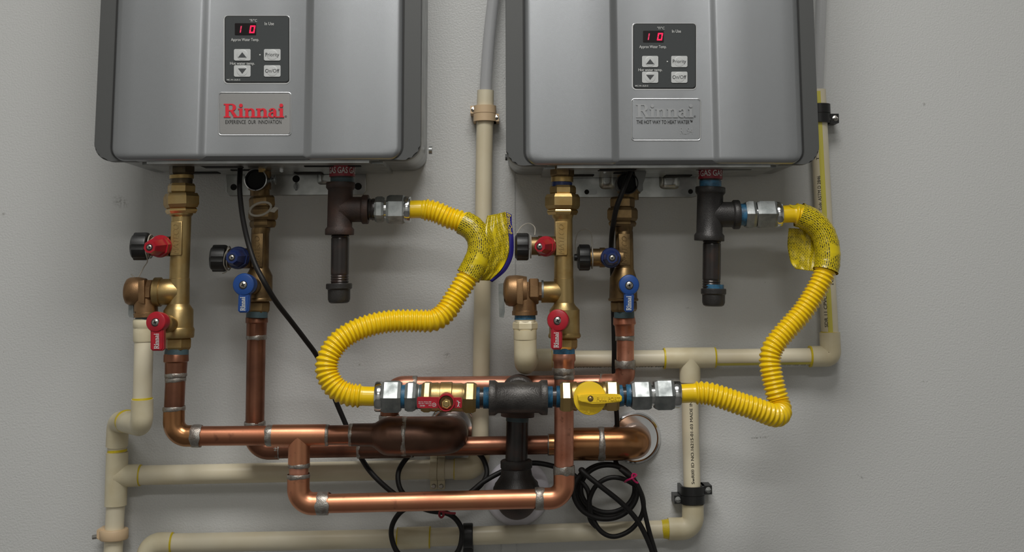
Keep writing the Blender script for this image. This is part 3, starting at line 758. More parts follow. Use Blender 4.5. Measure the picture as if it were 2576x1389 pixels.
    for a, b in zip(rg, rg[1:]):
        for i in range(sg): bm.faces.new((a[i], a[(i+1) % sg], b[(i+1) % sg], b[i]))
    bm.faces.new(rg[0]); bm.faces.new(rg[-1]); obj('drain_cap', bm, M_BLACK, t, sharp=25)
    bm = bmesh.new(); tx = cx1+5
    for j in range(1):
        p = W(tx, cy, d+.004); r_ = R(tx, cy, d, pw*.55*2, (1, 0)); ring_ = [p+Vector((0, -math.cos(a)*r_, math.sin(a)*r_)) for a in [2*PI*i/32 for i in range(33)]]
        sweep(bm, [(z, .0011) for z in ring_], 8)
    te = obj('tether', bm, M_TETH, t)
    kx, ky, kr, fx, fy, fd = knob
    kp = W(kx, ky, d+.022); fp = W(fx, fy, fd); k = MPP(kx, ky, d)
    bm = bmesh.new()
    sweep(bm, [(kp, kr*k), (kp.lerp(fp, .25), kr*k), (kp.lerp(fp, .25), kr*.88*k), (kp.lerp(fp, .9), kr*.66*k), (fp, kr*.55*k), (fp, kr*.05*k)], 8, .2)
    kn = obj('drain_knob', bm, knob_mat, t, sharp=25)
    FW('knob_collar', kn, knob_mat, kx, ky, d+.018, [(0, 2.15*kr), (.004, 2.15*kr), (.006, 2*kr)], 32)
    FW('screw', kn, M_HOLE, fx, fy, fd, [(-.001, 17), (.0006, 17), (.0006, 2)], 20)
    FW('screw', kn, M_SCREW, fx, fy, fd, [(-.001, 13), (.0012, 12), (.0018, 7), (.0019, 1)], 20)
    FW('screw_slot', kn, M_HOLE, fx, fy, fd+.0021, [(0, 6), (.0001, 5)], 4)
    return t

V1 = isolation_valve('brass isolation valve with red lever under the left heater', .165,
    [(457, 462, 72), (456, 489)], [(456, 487, 93), (456, 523)], [(456, 522, 83), (456, 538)],
    [(456, 536, 60), (456, 541, 60), (456, 546, 51)], [(430, 557), (458, 557), (457, 640), (455, 643), (427, 643)],
    [(456, 552, 51), (453, 640, 51), (451, 700, 51), (451, 701, 53), (450, 760, 54), (449, 768, 56)],
    [(449, 764, 54), (449, 770, 62), (449, 780, 76), (448, 826, 78)], [(448, 824, 80), (448, 829, 84), (447, 846, 84), (447, 850, 80)],
    [(447, 848, 70), (446, 880)], [(445, 878, 60), (444, 891, 62)], (440, 818), (391, 810, 27, .246), (378, 822, 411, 883, 378, 411),
    (378, 428, 620, 53), (333, 374, 620, 70), (404, 620, 27, 376, 622, .236), M_RED, M_RED,
    tee=[(452, 734, 66), (389, 735, 74)], tailm=M_BRASS, word='MATECO', dopem=M_DOPED)
V2 = isolation_valve('brass isolation valve with blue lever under the left heater, behind the black cord', .105,
    [(658, 494, 66), (660, 524)], [(662, 522, 76), (662, 554)], [(661, 553, 68), (661, 573)],
    [(657, 572, 48), (656, 580, 47)], [(634, 588), (662, 587), (660, 672), (632, 672)],
    [(655, 582, 47), (653, 676, 47)],
    [(653, 674, 48), (653, 679, 52), (652, 694, 68), (651, 752, 69)], [(651, 750, 70), (651, 752, 73), (651, 757, 73), (651, 759, 68)],
    [(650, 757, 60), (648, 786)], [(647, 784, 54), (646, 799, 55)], (648, 722), (612, 716, 29, .172), (600, 728, 630, 787, 598, 625),
    (574, 634, 650, 54), (531, 571, 650, 68), (600, 649, 27, 583, 648, .166), M_BLUE, M_BLUED, tone=M_BRASSD, word='MATECO', dopem=M_DOPED)
V3 = isolation_valve('golden brass isolation valve with red lever under the right heater', .165,
    [(1416, 467, 66), (1416, 491)], [(1415, 489, 88), (1415, 526)], [(1415, 525, 78), (1415, 541)],
    [(1416, 540, 54), (1416, 545, 54), (1417, 551, 47)], [(1397, 557), (1428, 557), (1428, 638), (1426, 643), (1398, 643)],
    [(1417, 555, 46), (1418, 644, 46), (1418, 645, 48), (1418, 700, 48), (1418, 701, 50), (1419, 766, 50)],
    [(1419, 762, 50), (1419, 768, 56), (1420, 780, 76), (1420, 840, 77)], [(1420, 838, 78), (1420, 843, 82), (1420, 848, 82), (1420, 851, 76)],
    [(1420, 849, 66), (1419, 878)], [(1419, 876, 54), (1419, 894, 55)], (1416, 810), (1403, 806, 28, .242), (1386, 820, 1415, 880, 1386, 1414),
    (1336, 1396, 619, 51), (1295, 1330, 621, 69), (1373, 620, 24, 1358, 620, .232), M_RED, M_RED,
    tee=[(1419, 735, 54), (1362, 735, 54)])
V4 = isolation_valve('brass isolation valve with blue lever under the right heater, cord passing in front', .105,
    [(1566, 496, 62), (1566, 525)], [(1566, 523, 77), (1566, 556)], [(1566, 555, 70), (1566, 570)],
    [(1568, 569, 52), (1569, 576, 48), (1570, 582, 43)], [(1556, 588), (1585, 588), (1586, 667), (1559, 668)],
    [(1570, 584, 45), (1572, 676, 45)],
    [(1571, 674, 46), (1570, 680, 52), (1568, 700, 68), (1568, 752, 71)], [(1568, 750, 72), (1568, 752, 76), (1568, 756, 76), (1568, 758, 70)],
    [(1569, 756, 66), (1570, 784)], [(1570, 782, 51), (1570, 800, 52)], (1572, 720), (1583, 717, 26, .170), (1570, 732, 1596, 786, 1571, 1594),
    (1484, 1566, 648, 50), (1452, 1484, 648, 66), (1536, 649, 24, 1540, 649, .164), M_BLUE, M_BLUED, tone=M_BRASSD, word='MATECO', dopem=M_DOPED)
AX('cap_knob', V4, M_BLACK, (1454, 648, .109), (1444, 648, .109), [(0, 8), (.3, 8), (.3, 18), (.9, 17), (1, 12)], 16)
def loop(t, name, pts, d, rad, m_):
    bm = bmesh.new(); sweep(bm, [(p, rad) for p in catmull([W(x, y, dd) for x, y, dd in pts], 8)], 8); return obj(name, bm, m_, t)
loop(V1, 'tether', [(386, 598, .19), (372, 612, .2), (366, 632, .2), (371, 656, .19), (362, 672, .17), (345, 700, .165), (330, 690, .15)], 0, .0009, M_TETH)
loop(V2, 'tether', [(576, 625, .13), (566, 640, .135), (563, 665, .13), (570, 682, .12), (560, 688, .11)], 0, .0009, M_TETH)
loop(V3, 'tether', [(1300, 588, .17), (1312, 570, .16), (1330, 562, .155), (1345, 572, .16), (1345, 592, .17)], 0, .0008, M_TETH)
loop(V4, 'tether', [(1452, 655, .11), (1447, 615, .10), (1455, 585, .10), (1475, 577, .10), (1488, 590, .10), (1489, 622, .11)], 0, .0008, M_TETH)
# loose nylon tag on the cold union of the left heater
bm = bmesh.new()
p = [W(655+27*math.cos(a), 526-16*math.sin(a)-6*math.cos(a), .150) for a in [2*PI*i/30 for i in range(31)]]
sweep(bm, [(z, .0019) for z in p], 8)
f0 = [bm.verts.new(W(x, y, .151)) for x, y in [(676, 532), (690, 520), (701, 523), (690, 535)]]
f1 = [bm.verts.new(v.co+Vector((0, .002, 0))) for v in f0]; bm.faces.new(f0); bm.faces.new(f1[::-1])
for i in range(4): bm.faces.new((f0[i], f1[i], f1[(i+1) % 4], f0[(i+1) % 4]))
obj('nylon_loop', bm, M_TETH, V2)

# ================================================================== relief valves
def relief_valve(label, d, dome, hexb, outlet, lever, bright):
    x0, x1, y, w = dome
    t = thing('relief_valve', label, 'valve', W((x0+x1)/2, y, d), 'relief valves')
    AX('bonnet', t, M_BRONZE, (x1, y, d), (x0, y, d), [(0, w*.9), (.25, w*.97), (.45, w), (.75, w*.97), (.88, w*.88), (.96, w*.66), (1, w*.45)], 36)
    a, b, yh, wh = hexb
    AX('body', t, M_BRONZE, (b+2, yh, d), (a, yh, d), [(0, wh*.72), (.18, wh*.72), (.18, wh*.92), (.25, wh), (.72, wh), (.8, wh*.9), (.8, wh*.74), (1, wh*.74)], 8, PI/8, sharp=20)
    AX('seat_ring', t, M_ZINC, (b+7, yh, d), (b+2, yh, d), [(0, wh*.80), (1, wh*.80)], 32)
    AX('rib', t, M_BRONZE, (a, yh, d), (a-9, yh, d), [(0, wh*.8), (.3, wh*.85), (.3, wh*.95), (.7, wh*.95), (.7, wh*.86), (1, wh*.9)], 32)
    xo, ya, yb_, wo = outlet
    S('outlet', t, M_BRONZE, [(xo, y, wo*.9), (xo, ya, wo*.92), (xo, yb_-12, wo*.94), (xo, yb_-10, wo), (xo, yb_, wo)], d, 32)
    r = R(x0, y, d, w, (1, 0))
    fl = PRISM('flat_boss', t, M_BRONZE, [(xo-20, y-w*.36), (xo-4, y-w*.40), (xo-4, y+w*.44), (xo-20, y+w*.40)], d+r*1.04, .02, .001)
    bm = bmesh.new(); xx, yy0, yy1 = lever
    f0 = [bm.verts.new(W(a_, b_, d+dd)) for a_, b_, dd in [(xx-7, yy0, .0), (xx+5, yy0-2, .002), (xx+6, yy0+28, .010), (xx+9, yy1-16, .014), (xx+6, yy1, .012), (xx-5, yy1-2, .010), (xx-7, yy0+30, .006)]]
    f1 = [bm.verts.new(v.co+Vector((.0, .0035, 0))) for v in f0]; bm.faces.new(f0); bm.faces.new(f1[::-1])
    for i in range(7): bm.faces.new((f0[i], f1[i], f1[(i+1) % 7], f0[(i+1) % 7]))
    obj('test_lever', bm, M_ZINC, t)
    return t
RV1 = relief_valve('brown bronze relief valve on the left side of the left heater pipes', .165, (314, 366, 733, 72), (360, 390, 735, 66), (367, 765, 798, 66), (330, 762, 800), 0)
RV2 = relief_valve('bronze relief valve with silver test lever beside the golden brass valve', .165, (1266, 1325, 732, 80), (1322, 1360, 733, 70), (1320, 765, 793, 64), (1261, 714, 800), 1)

# ================================================================== hot copper pipework
HOT = .165
def ring(parent, x, y, d, w, ln, horiz):
    """uneven band of solder around a joint"""
    a = W(x, y, d); u = (1, 0) if horiz else (0, 1); b = W(x+u[0], y+u[1], d); ax = (b-a).normalized(); e1, e2 = frame(ax)
    r = R(x, y, d, w+1.5, u); k = MPP(x, y, d); sg = 32; bm = bmesh.new(); rows = []
    q1, q2, q3 = random.uniform(0, 6), random.uniform(0, 6), random.uniform(0, 6); L_ = max(ln, 9)*k*.62
    for row, (f, rr_) in enumerate(((-1, .965), (-.8, 1.0), (0, 1.012), (.8, 1.0), (1, .965))):
        vs = []
        for i in range(sg):
            t = 2*PI*i/sg
            wob = (.15*math.sin(2*t+q1)+.09*math.sin(5*t+q2)+.06*math.sin(9*t+q3))*(1 if f > 0 else -.8) if abs(f) > .1 else 0
            vs.append(bm.verts.new(a + ax*(L_*(f+wob*(1 if f > 0 else -1)*(1 if f > 0 else -1))) + (e1*math.cos(t)+e2*math.sin(t))*r*(rr_+.006*math.sin(7*t+q2))))
        rows.append(vs)
    for p, q in zip(rows, rows[1:]):
        for i in range(sg): bm.faces.new((p[i], p[(i+1) % sg], q[(i+1) % sg], q[i]))
    return obj('solder_joint', bm, M_SOLDER, parent, sharp=70)
T = thing('hot_copper_pipework', 'front copper pipework with dark tarnished reducer, linking both red levered valves', 'pipe', W(440, 1097, HOT))
a = S('threaded_adapter', T, M_COPPERM, [(443, 889, 60), (443, 893, 64), (443, 909, 65), (443, 912, 58), (442, 942, 56)], HOT)
ring(a, 442, 944, HOT, 56, 7, False)
ring(a, 441.5, 955, HOT, 53, 8, False)
S('pipe', T, M_COPPERM, [(442, 940, 52), (438, 1030, 52)], HOT)
e = ELBOW('elbow', T, M_COPPERG, (438, 1024, HOT), (437, 1097, HOT), (506, 1097, HOT), 56, 38)
ring(e, 438, 1028, HOT, 57, 9, False); ring(e, 495, 1097, HOT, 57, 20, True)
S('pipe', T, M_COPPER, [(500, 1097, 50), (690, 1096, 50)], HOT)
e = TEE('tee', T, M_COPPERB, (686, 1096, HOT), (820, 1095, HOT), (753, 1096, HOT), (752, 1171, HOT), 56, 55)
ring(e, 679, 1096, HOT, 53, 15, True); ring(e, 822, 1095, HOT, 53, 8, True); ring(e, 752, 1171, HOT, 54, 6, False)
S('pipe', T, M_COPPERP, [(752, 1168, 49), (751, 1206, 49)], HOT)
e = ELBOW('elbow', T, M_COPPERB, (751, 1197, HOT), (750, 1268, HOT), (826, 1267, HOT), 57, 40)
ring(e, 751, 1198, HOT, 57, 9, False); ring(e, 812, 1267, HOT, 58, 26, True)
S('pipe', T, M_COPPERB, [(820, 1267, 49), (1352, 1255, 50)], HOT)
e = ELBOW('elbow', T, M_COPPERB, (1362, 1255, HOT), (1419, 1254, HOT), (1419, 1180, HOT), 56, 38)
ring(e, 1357, 1255, HOT, 57, 18, True); ring(e, 1419, 1183, HOT, 53, 18, False)
S('pipe', T, M_COPPERP, [(1418.5, 1182, 49), (1419, 940, 49)], HOT)
a = S('threaded_adapter', T, M_COPPERP, [(1419, 889, 54), (1419, 893, 57), (1419, 906, 58), (1419, 911, 52), (1419, 930, 51)], HOT)
ring(a, 1419, 935, HOT, 52, 14, False); ring(a, 1419, 948, HOT, 50, 10, False)
S('pipe', T, M_COPPERM, [(816, 1095, 50), (886, 1094, 50)], HOT)
e = S('reducer', T, M_COPPERD, [(886, 1094, 58), (935, 1094, 59), (943, 1095, 64), (958, 1096, 86), (968, 1097, 95), (978, 1097, 99), (1018, 1097, 101)], HOT, 36)
ring(e, 884, 1094, HOT, 56, 9, True)
e = ELBOW('elbow', T, M_COPPERD, (1014, 1097, HOT), (1128, 1096, HOT), (1135, 1085, .01), 98, 66, 40)
ring(e, 1017, 1097, HOT, 99, 11, True)
FW('escutcheon', T, M_CHROME, 1137, 1080, .001, [(0, 128), (.004, 126), (.008, 112), (.009, 104)], 48)

# ================================================================== cold copper pipework
CD = .076
T = thing('cold_copper_pipework', 'rear copper pipework from both blue levered valves to the large elbow at the wall', 'pipe', W(1000, 1125, CD))
a = S('threaded_adapter', T, M_COPPERM, [(646, 796, 52), (646, 799, 56), (646, 811, 57), (646, 814, 52), (645, 846, 51)], .10)
ring(a, 645, 849, .10, 51, 6, False)
S('pipe', T, M_COPPERM, [(645, 844, 48), (641, 1072, 48)], .09)
e = ELBOW('elbow', T, M_COPPERM, (641, 1063, .088), (640, 1131, CD), (702, 1130, CD), 53, 38)
ring(e, 641, 1066, .088, 53, 7, False); ring(e, 697, 1130, CD, 51, 12, True)
S('pipe', T, M_COPPERM, [(695, 1130, 48), (1392, 1119, 48)], CD)
e = TEE('tee', T, M_COPPERD, (905, 1127, CD), (1035, 1125, CD), (980, 1126, CD), (979, 1050, CD), 55, 52)
ring(e, 905, 1127, CD, 53, 8, True); ring(e, 1034, 1125, CD, 53, 8, True); ring(e, 979, 1052, CD, 51, 12, False)
S('pipe', T, M_COPPERM, [(979, 1054, 47), (983, 1000, 47)], CD)
e = ELBOW('elbow', T, M_COPPERP, (982, 1016, CD), (986, 972, CD), (1045, 971, CD), 51, 34)
ring(e, 1043, 971, CD, 50, 10, True)
S('pipe', T, M_COPPERP, [(1040, 971, 46), (1520, 966, 46)], CD)
e = ELBOW('elbow', T, M_COPPERP, (1513, 966, CD), (1573, 965, .09), (1573, 910, .098), 51, 34)
ring(e, 1514, 966, CD, 50, 6, True); ring(e, 1573, 917, .098, 51, 17, False)
S('pipe', T, M_COPPERP, [(1573, 914, 44), (1573, 848, 44)], .10)
a = S('threaded_adapter', T, M_COPPERP, [(1570, 795, 51), (1570, 799, 55), (1571, 815, 58), (1571, 820, 50), (1572, 845, 48)], .10)
ring(a, 1572, 851, .10, 47, 7, False)
S('reducer', T, M_COPPERG, [(1380, 1119, 54), (1400, 1119, 55), (1408, 1118, 60), (1424, 1118, 80), (1434, 1117.5, 84), (1512, 1117, 84)], CD+.002, 40)
bm = None
ring(e, 1383, 1119, CD, 54, 7, True)
e = ELBOW('elbow', T, M_COPPERG, (1508, 1117, CD+.002), (1598, 1116, CD+.002), (1598, 1103, .004), 85, 44, 40)
ring(e, 1512, 1117, CD+.002, 86, 13, True)

# escutcheons on the wall
t = thing('escutcheon', 'round chrome wall plate behind the large copper elbow', 'wall plate', W(1597, 1101, 0))
FW('plate', t, M_CHROME, 1597, 1101, .0005, [(0, 132), (.003, 133), (.007, 126), (.008, 118), (.006, 112), (.0055, 84), (.0055, 40)], 64)
t = thing('escutcheon', 'round white wall plate behind the black iron pipe elbow', 'wall plate', W(1301, 1238, 0))
FW('plate', t, M_WHITEP, 1301, 1238, .0005, [(0, 168), (.003, 168), (.010, 158), (.014, 140), (.016, 100)], 64)

# ================================================================== gas manifold of black iron
GD = .222
T = thing('gas_manifold', 'black iron gas tee and drop pipe between red and yellow handled gas valves', 'gas pipe', W(1303, 1000, GD))
bm_t = TEE('tee', T, M_IRONG, (1230, 1001, GD), (1377, 1000, GD), (1303, 1001, GD), (1304, 988, GD-.045), 78, 74, (11, 17), 36)
S('nipple', T, M_PIPEK, [(1196, 1001, 50), (1236, 1001, 50)], GD)
S('nipple', T, M_PIPEK, [(1370, 999, 50), (1410, 998, 50)], GD)
for x0, x1, y in ((1197, 1207, 1001), (1216, 1230, 1001), (1377, 1390, 999), (1399, 1409, 998)):
    bm = bmesh.new(); st = []
    for i in range(13): st.append((W(x0+(x1-x0)*i/12, y, GD), R(x0, y, GD, 54+(2 if i % 3 else -2), (1, 0))))
    sweep(bm, st, 28); obj('thread_sealant', bm, M_DOPE, T)
e = ELBOW('elbow', T, M_RUSTI, (1304, 990, GD-.042), (1305, 979, .110), (1302, 1048, .110), 80, 30, 36, flare=1.06)
S('drop_pipe', T, M_PIPEK, [(1302, 1040, 56), (1299, 1166, 56)], .110)
S('thread_sealant', T, M_DOPED, [(1302, 1045, 57), (1301, 1060, 57)], .110)
S('reducing_coupling', T, M_IRON, [(1299, 1157, 74), (1299, 1160, 80), (1299, 1176, 80), (1299, 1180, 74), (1299, 1196, 80), (1299, 1214, 104), (1299, 1226, 116), (1299, 1234, 117)], .110, 36)
ELBOW('elbow', T, M_RUSTI, (1299, 1218, .110), (1300, 1258, .104), (1300, 1243, .004), 104, 56, 40, flare=1.05)

def hexset(t, nutm, a, b, y0, y1, w, d, phase): return HEX('nut', t, nutm, (a, y0), (b, y1), w, d, phase)
# red handled gas valve
T = thing('gas_valve', 'brass gas valve with a red tee handle and brass nut', 'gas valve', W(1123, 999, GD), 'gas valves')
HEX('end_nut', T, M_BRASS, (1061, 998.5), (1088, 999), 74, GD, CORNER)
S('valve_body', T, M_BRASS, [(1086, 999, 72), (1098, 999, 74), (1101, 999, 74), (1101, 999, 71), (1107, 999, 71), (1108, 999, 76), (1136, 999, 77), (1138, 999.5, 72), (1144, 999.5, 71), (1160, 1000, 73), (1164, 1000, 70), (1172, 1000, 68)], GD, 40)
HEX('end_nut', T, M_BRASS, (1166, 1000), (1198, 1000.5), 74, GD, CORNER)
AX('stem', T, M_BRASSD, (1123, 1000, GD), (1123, 1014, .272), [(0, 40), (1, 34)])
bm = bmesh.new(); hd = .275
p = W(1122.5, 1013, hd); k = MPP(1122, 1013, hd)
sweep(bm, [(p+Vector((0, .018, 0)), 22.5*k), (p+Vector((0, -.002, 0)), 22.5*k), (p+Vector((0, -.004, 0)), 21*k), (p+Vector((0, -.004, 0)), 18.5*k), (p+Vector((0, .004, 0)), 17*k), (p+Vector((0, .005, 0)), 2*k)], 40, axis=Vector((0, -1, 0)))
for x0, x1, y0, y1 in ((1049, 1106, 999, 1027), (1139, 1162, 1000, 1027)):
    f0 = [bm.verts.new(W(x, y, hd-.004)) for x, y in rr(x0, y0, x1, y1, 4)]; f1 = [bm.verts.new(v.co+Vector((0, .006, 0))) for v in f0]
    fr = bm.faces.new(f0); bm.faces.new(f1[::-1]); n = len(f0)
    for i in range(n): bm.faces.new((f0[i], f1[i], f1[(i+1) % n], f0[(i+1) % n]))
hn = obj('handle', bm, M_RED, T)
for s_, x0, y0, x1, y1 in (('GB-2LZ', 1056, 1019, 1069, 1023), ('CSA', 1078, 1018.5, 1085, 1021.5), ('UL', 1089, 1016, 1095, 1021), ('600 WOG 1/2 PSI', 1053, 1010, 1085, 1012.5), ('125 PSI', 1053, 1014, 1067, 1016.5), ('0.5-5 PSIG', 1070, 1014, 1085, 1016.5)):
    LT(hn, M_PRINT_W, s_, x0, y0, x1, y1, hd-.004, rot=180, bold=.01)
bm = bmesh.new()
for r0_, r1_, cx_, cy_ in ((5.2, 4.3, 1092, 1018.5),):
    pp = [(W(cx_+r0_*math.cos(a), cy_+r0_*math.sin(a), hd-.0036), W(cx_+r1_*math.cos(a), cy_+r1_*math.sin(a), hd-.0036)) for a in [2*PI*i/24 for i in range(24)]]
    va = [(bm.verts.new(a_), bm.verts.new(b_)) for a_, b_ in pp]
    for i in range(24): bm.faces.new((va[i][0], va[(i+1) % 24][0], va[(i+1) % 24][1], va[i][1]))
obj('emblem', bm, M_PRINT_W, hn, smooth=False); bm = bmesh.new()
for q in ([(1149, 1008), (1154, 1009), (1153, 1011), (1149, 1009.5)], [(1152, 1010), (1154, 1011), (1155, 1018), (1151, 1024), (1150, 1023), (1153, 1017)], [(1154, 1011), (1158, 1013), (1157, 1014.5), (1154, 1013)], [(1154, 1019), (1156, 1024), (1155, 1024.5), (1153.5, 1020)]):
    bm.faces.new([bm.verts.new(W(x, y, hd-.0036)) for x, y in q])
obj('emblem', bm, M_PRINT_W, hn, smooth=False)
FW('handle_nut', T, M_BRASSR, 1123, 1015.5, hd, [(-.006, 28), (.003, 28), (.004, 24), (.004, 18), (.002, 17), (.002, 2)], 6, .15, sharp=20)
FW('stem_end', T, M_BRASS, 1123, 1016, hd, [(-.004, 15), (.0045, 15), (.005, 12)], 20)
# yellow handled gas valve
T = thing('gas_valve', 'brass gas valve with a round yellow handle bar', 'gas valve', W(1483, 997, GD), 'gas valves')
HEX('end_nut', T, M_BRASSR, (1408, 998), (1440, 997.5), 72, GD, CORNER)
S('valve_body', T, M_BRASS, [(1438, 997, 70), (1446, 997, 74), (1450, 997, 74), (1452, 997, 68), (1470, 997, 76), (1500, 997, 76), (1514, 996, 66), (1516, 996, 72), (1522, 996, 72)], GD, 40)
HEX('end_nut', T, M_BRASSR, (1520, 996), (1556, 996), 72, GD, CORNER)
AX('stem', T, M_BRASSD, (1485, 997, GD), (1486, 1002, .262), [(0, 36), (1, 34)])
hd = .270; p = W(1484, 1002.5, hd); k = MPP(1484, 1002, hd)
bm = bmesh.new()
sweep(bm, [(p+Vector((0, .014, 0)), 41*k), (p+Vector((0, .001, 0)), 42*k), (p+Vector((0, -.001, 0)), 41*k), (p+Vector((0, -.0014, 0)), 38*k), (p+Vector((0, -.0014, 0)), 1*k)], 56, axis=Vector((0, -1, 0)))
hn = obj('handle', bm, M_YELH, T)
bar = [(1454, 996), (1462, 994), (1490, 992), (1548, 992.5), (1561, 994), (1565, 998), (1565, 1008), (1560, 1012), (1520, 1015), (1490, 1016), (1464, 1013), (1455, 1010)]
PRISM('grip_bar', hn, M_YELH, bar, hd+.012, .011, .0012, 3)
c_ = (1508, 1004)
PRISM('grip_rim', hn, M_YELH, [(1448+(x-1448)*.99, c_[1]+(y-c_[1])*.70) for x, y in bar], hd+.0125, .002, .0008)
FW('screw', hn, M_BRASSD, 1485.5, 1003, hd+.0125, [(-.001, 15), (.0004, 15), (.0004, 1)], 24)
FW('screw', hn, M_BRASSR, 1485.5, 1003, hd+.0125, [(-.001, 11), (.001, 10), (.0016, 5), (.0016, 1)], 20)
LT(hn, M_YELH, 'FULL PORT', 1501, 998.5, 1559, 1008, hd+.0124, thick=.0006, bold=.01)
for s_, a_ in (('L', 140), ('2', 112), ('.', 95), ('T', 70), ('/', 42)):
    aa = math.radians(a_); cx_, cy_ = 1484+32*math.cos(aa), 1003+32*math.sin(aa)
    LT(hn, M_YELH, s_, cx_-3.5, cy_-5, cx_+3.5, cy_+5, hd+.0013, thick=.0005, bold=.01)

# ================================================================== gas connectors: corrugated hoses with steel ends
def hose(t, pts, w, pitch, plain0, plain1, name='hose'):
    """pts = [(x, y, d)]; w = width px; plain0/1 = smooth cuff lengths px"""
    base = catmull([W(*p) for p in pts], 14); k = MPP(*pts[len(pts)//2])
    step = pitch*k/8; P_ = resample(base, step); n = len(P_); L_ = n*step
    r1 = R(*pts[0], w); st = []
    for i, p in enumerate(P_):
        s = i*step; e = min(s/k - plain0, (L_-s)/k - plain1)
        ph = (math.cos(2*PI*i/8)*.5+.5)**.8
        am = max(0, min(1, e/8))
        r = r1*(.80 + am*(.20*ph + .03*(1-ph)))
        st.append((p, r))
    # relax tight kinks a little so that rings stay in order
    bm = bmesh.new(); sweep(bm, st, 26); return obj(name, bm, M_YEL, t, sharp=80)
def tube_part(name, t, material, pts, w, seg=30, uv=True, wob=0.0):
    base = catmull([W(*p) for p in pts], 8); n = len(base); r = R(*pts[0], w); bm = bmesh.new()
    sweep(bm, [(p, r*(1+wob*math.sin(i*1.7)*math.sin(i*.61))) for i, p in enumerate(base)], seg, caps=False, uv=uv); return obj(name, bm, material, t, sharp=80)

t1 = thing('gas_connector', 'yellow corrugated gas hose that loops left between the left heater and the red handled valve', 'gas hose', W(820, 911, .2), 'yellow gas hoses')
GA = .158
HP1 = [(1030, 527, GA), (1062, 527, GA), (1095, 533, GA), (1130, 548, GA), (1163, 559, GA+.003), (1190, 576, GA+.006), (1206, 603, GA+.008), (1206, 636, GA+.01), (1192, 670, GA+.012), (1168, 712, GA+.018),
       (1143, 752, GA+.022), (1121, 785, GA+.028), (1090, 806, GA+.034), (1040, 807, GA+.036), (990, 808, GA+.04), (940, 816, GA+.045), (890, 834, GA+.05), (850, 862, GA+.055), (826, 900, GA+.06),
       (823, 938, GA+.063), (842, 973, GA+.065), (872, 991, GA+.065), (905, 996, GA+.064), (950, 997.5, GA+.064)]
hs = hose(t1, HP1, 57, 11.2, 32, 38)
hxa = HEX('nut', t1, M_ZINC, (943, 527), (967, 527), 66, GA, FLAT)
S('nut_neck', t1, M_ZINCR, [(964, 527, 46), (975, 527, 46)], GA)
S('thread', t1, M_PIPEK, [(922, 527, 52), (926, 527, 52), (930, 527, 56), (934, 527, 52), (938, 527, 56), (944, 527, 54)], GA)
HEX('nut', t1, M_ZINC, (973, 527), (1020, 527), 73, GA, FLAT)
S('nut_collar', t1, M_ZINCR, [(1017, 527, 64), (1019, 527, 66), (1031, 527, 66), (1033, 527, 63), (1033, 527, 44), (1030, 527, 44)], GA)
S('nut_collar', t1, M_ZINCR, [(946, 998, 50), (944, 998, 73), (947, 998, 77), (959, 998, 77), (962, 998, 74)], GD)
HEX('nut', t1, M_ZINC, (960, 998), (1010, 998), 77, GD, CORNER)
S('thread_sealant', t1, M_DOPE, [(1006, 998, 58), (1021, 998, 60)], GD)
HEX('nut', t1, M_ZINC, (1020, 998), (1047, 998), 72, GD, CORNER)
S('nut_neck', t1, M_ZINC, [(1046, 998, 62), (1050, 998, 66), (1053, 998, 60), (1055, 998, 60)], GD)
S('thread_sealant', t1, M_DOPED, [(1054, 998, 62), (1062, 998.5, 64)], GD)
sl = tube_part('printed_sleeve', t1, M_TAG, [(1165, 560, GA+.003), (1190, 576, GA+.006), (1206, 603, GA+.008), (1206, 636, GA+.01), (1192, 670, GA+.012), (1178, 695, GA+.014)], 63, wob=.02)
def sheet(name, t, material, left, right, nu, nv, wrinkle, bulge, thick=.0006, u0=0, u1=1):
    """curved printed flap between two picture polylines ((x, y, d) lists of equal length)"""
    Lp = catmull([W(*p) for p in left], 6); Rp = catmull([W(*p) for p in right], 6); n = len(Lp); bm = bmesh.new(); uvl = bm.loops.layers.uv.verify(); G = []
    for i in range(n):
        row = []
        for j in range(nu+1):
            s = u0+(u1-u0)*j/nu; p = Lp[i].lerp(Rp[i], s)
            y = bulge*math.sin(PI*s) + wrinkle*math.sin(9*s+3.1*i/n*3)*math.sin(2.3+5.5*i/n*2)*(.35+.65*s) + wrinkle*.6*math.sin(21*s - 9*i/n)
            row.append(bm.verts.new(p + Vector((0, -y, 0))))
        G.append(row)
    for i in range(n-1):
        for j in range(nu):
            f = bm.faces.new((G[i][j], G[i][j+1], G[i+1][j+1], G[i+1][j]))
            for l, (a, b) in zip(f.loops, ((i, j), (i, j+1), (i+1, j+1), (i+1, j))): l[uvl].uv = (a/n, b/nu)
    o = obj(name, bm, material, t, sharp=60, keepn=True)
    md = o.modifiers.new('solidify', 'SOLIDIFY'); md.thickness = thick; md.offset = 0
    return o
LF = [(1196, 566, GA+.02), (1216, 590, GA+.025), (1220, 620, GA+.025), (1212, 655, GA+.026), (1196, 690, GA+.026), (1186, 705, GA+.024)]
RF = [(1272, 533, GA+.012), (1276, 562, GA+.014), (1280, 600, GA+.016), (1279, 640, GA+.014), (1262, 676, GA+.010), (1232, 706, GA+.006)]
RN = [(1287, 540, GA+.010), (1288, 566, GA+.012), (1292, 605, GA+.014), (1290, 645, GA+.012), (1272, 682, GA+.008), (1238, 710, GA+.004)]
LF2 = [(1226, 543, GA+.006)] + LF[1:]
fl1 = sheet('printed_flap', t1, M_TAGF, LF2, RF, 22, 6, .0022, -.006)
fb = sheet('navy_edge', t1, M_NAVY, RF, RN, 6, 6, .0006, .001)
bm = bmesh.new()
vf = text2d('BrassCraft', italic=.12, bold=.012); a0, b0, a1, b1 = bounds(vf[0])
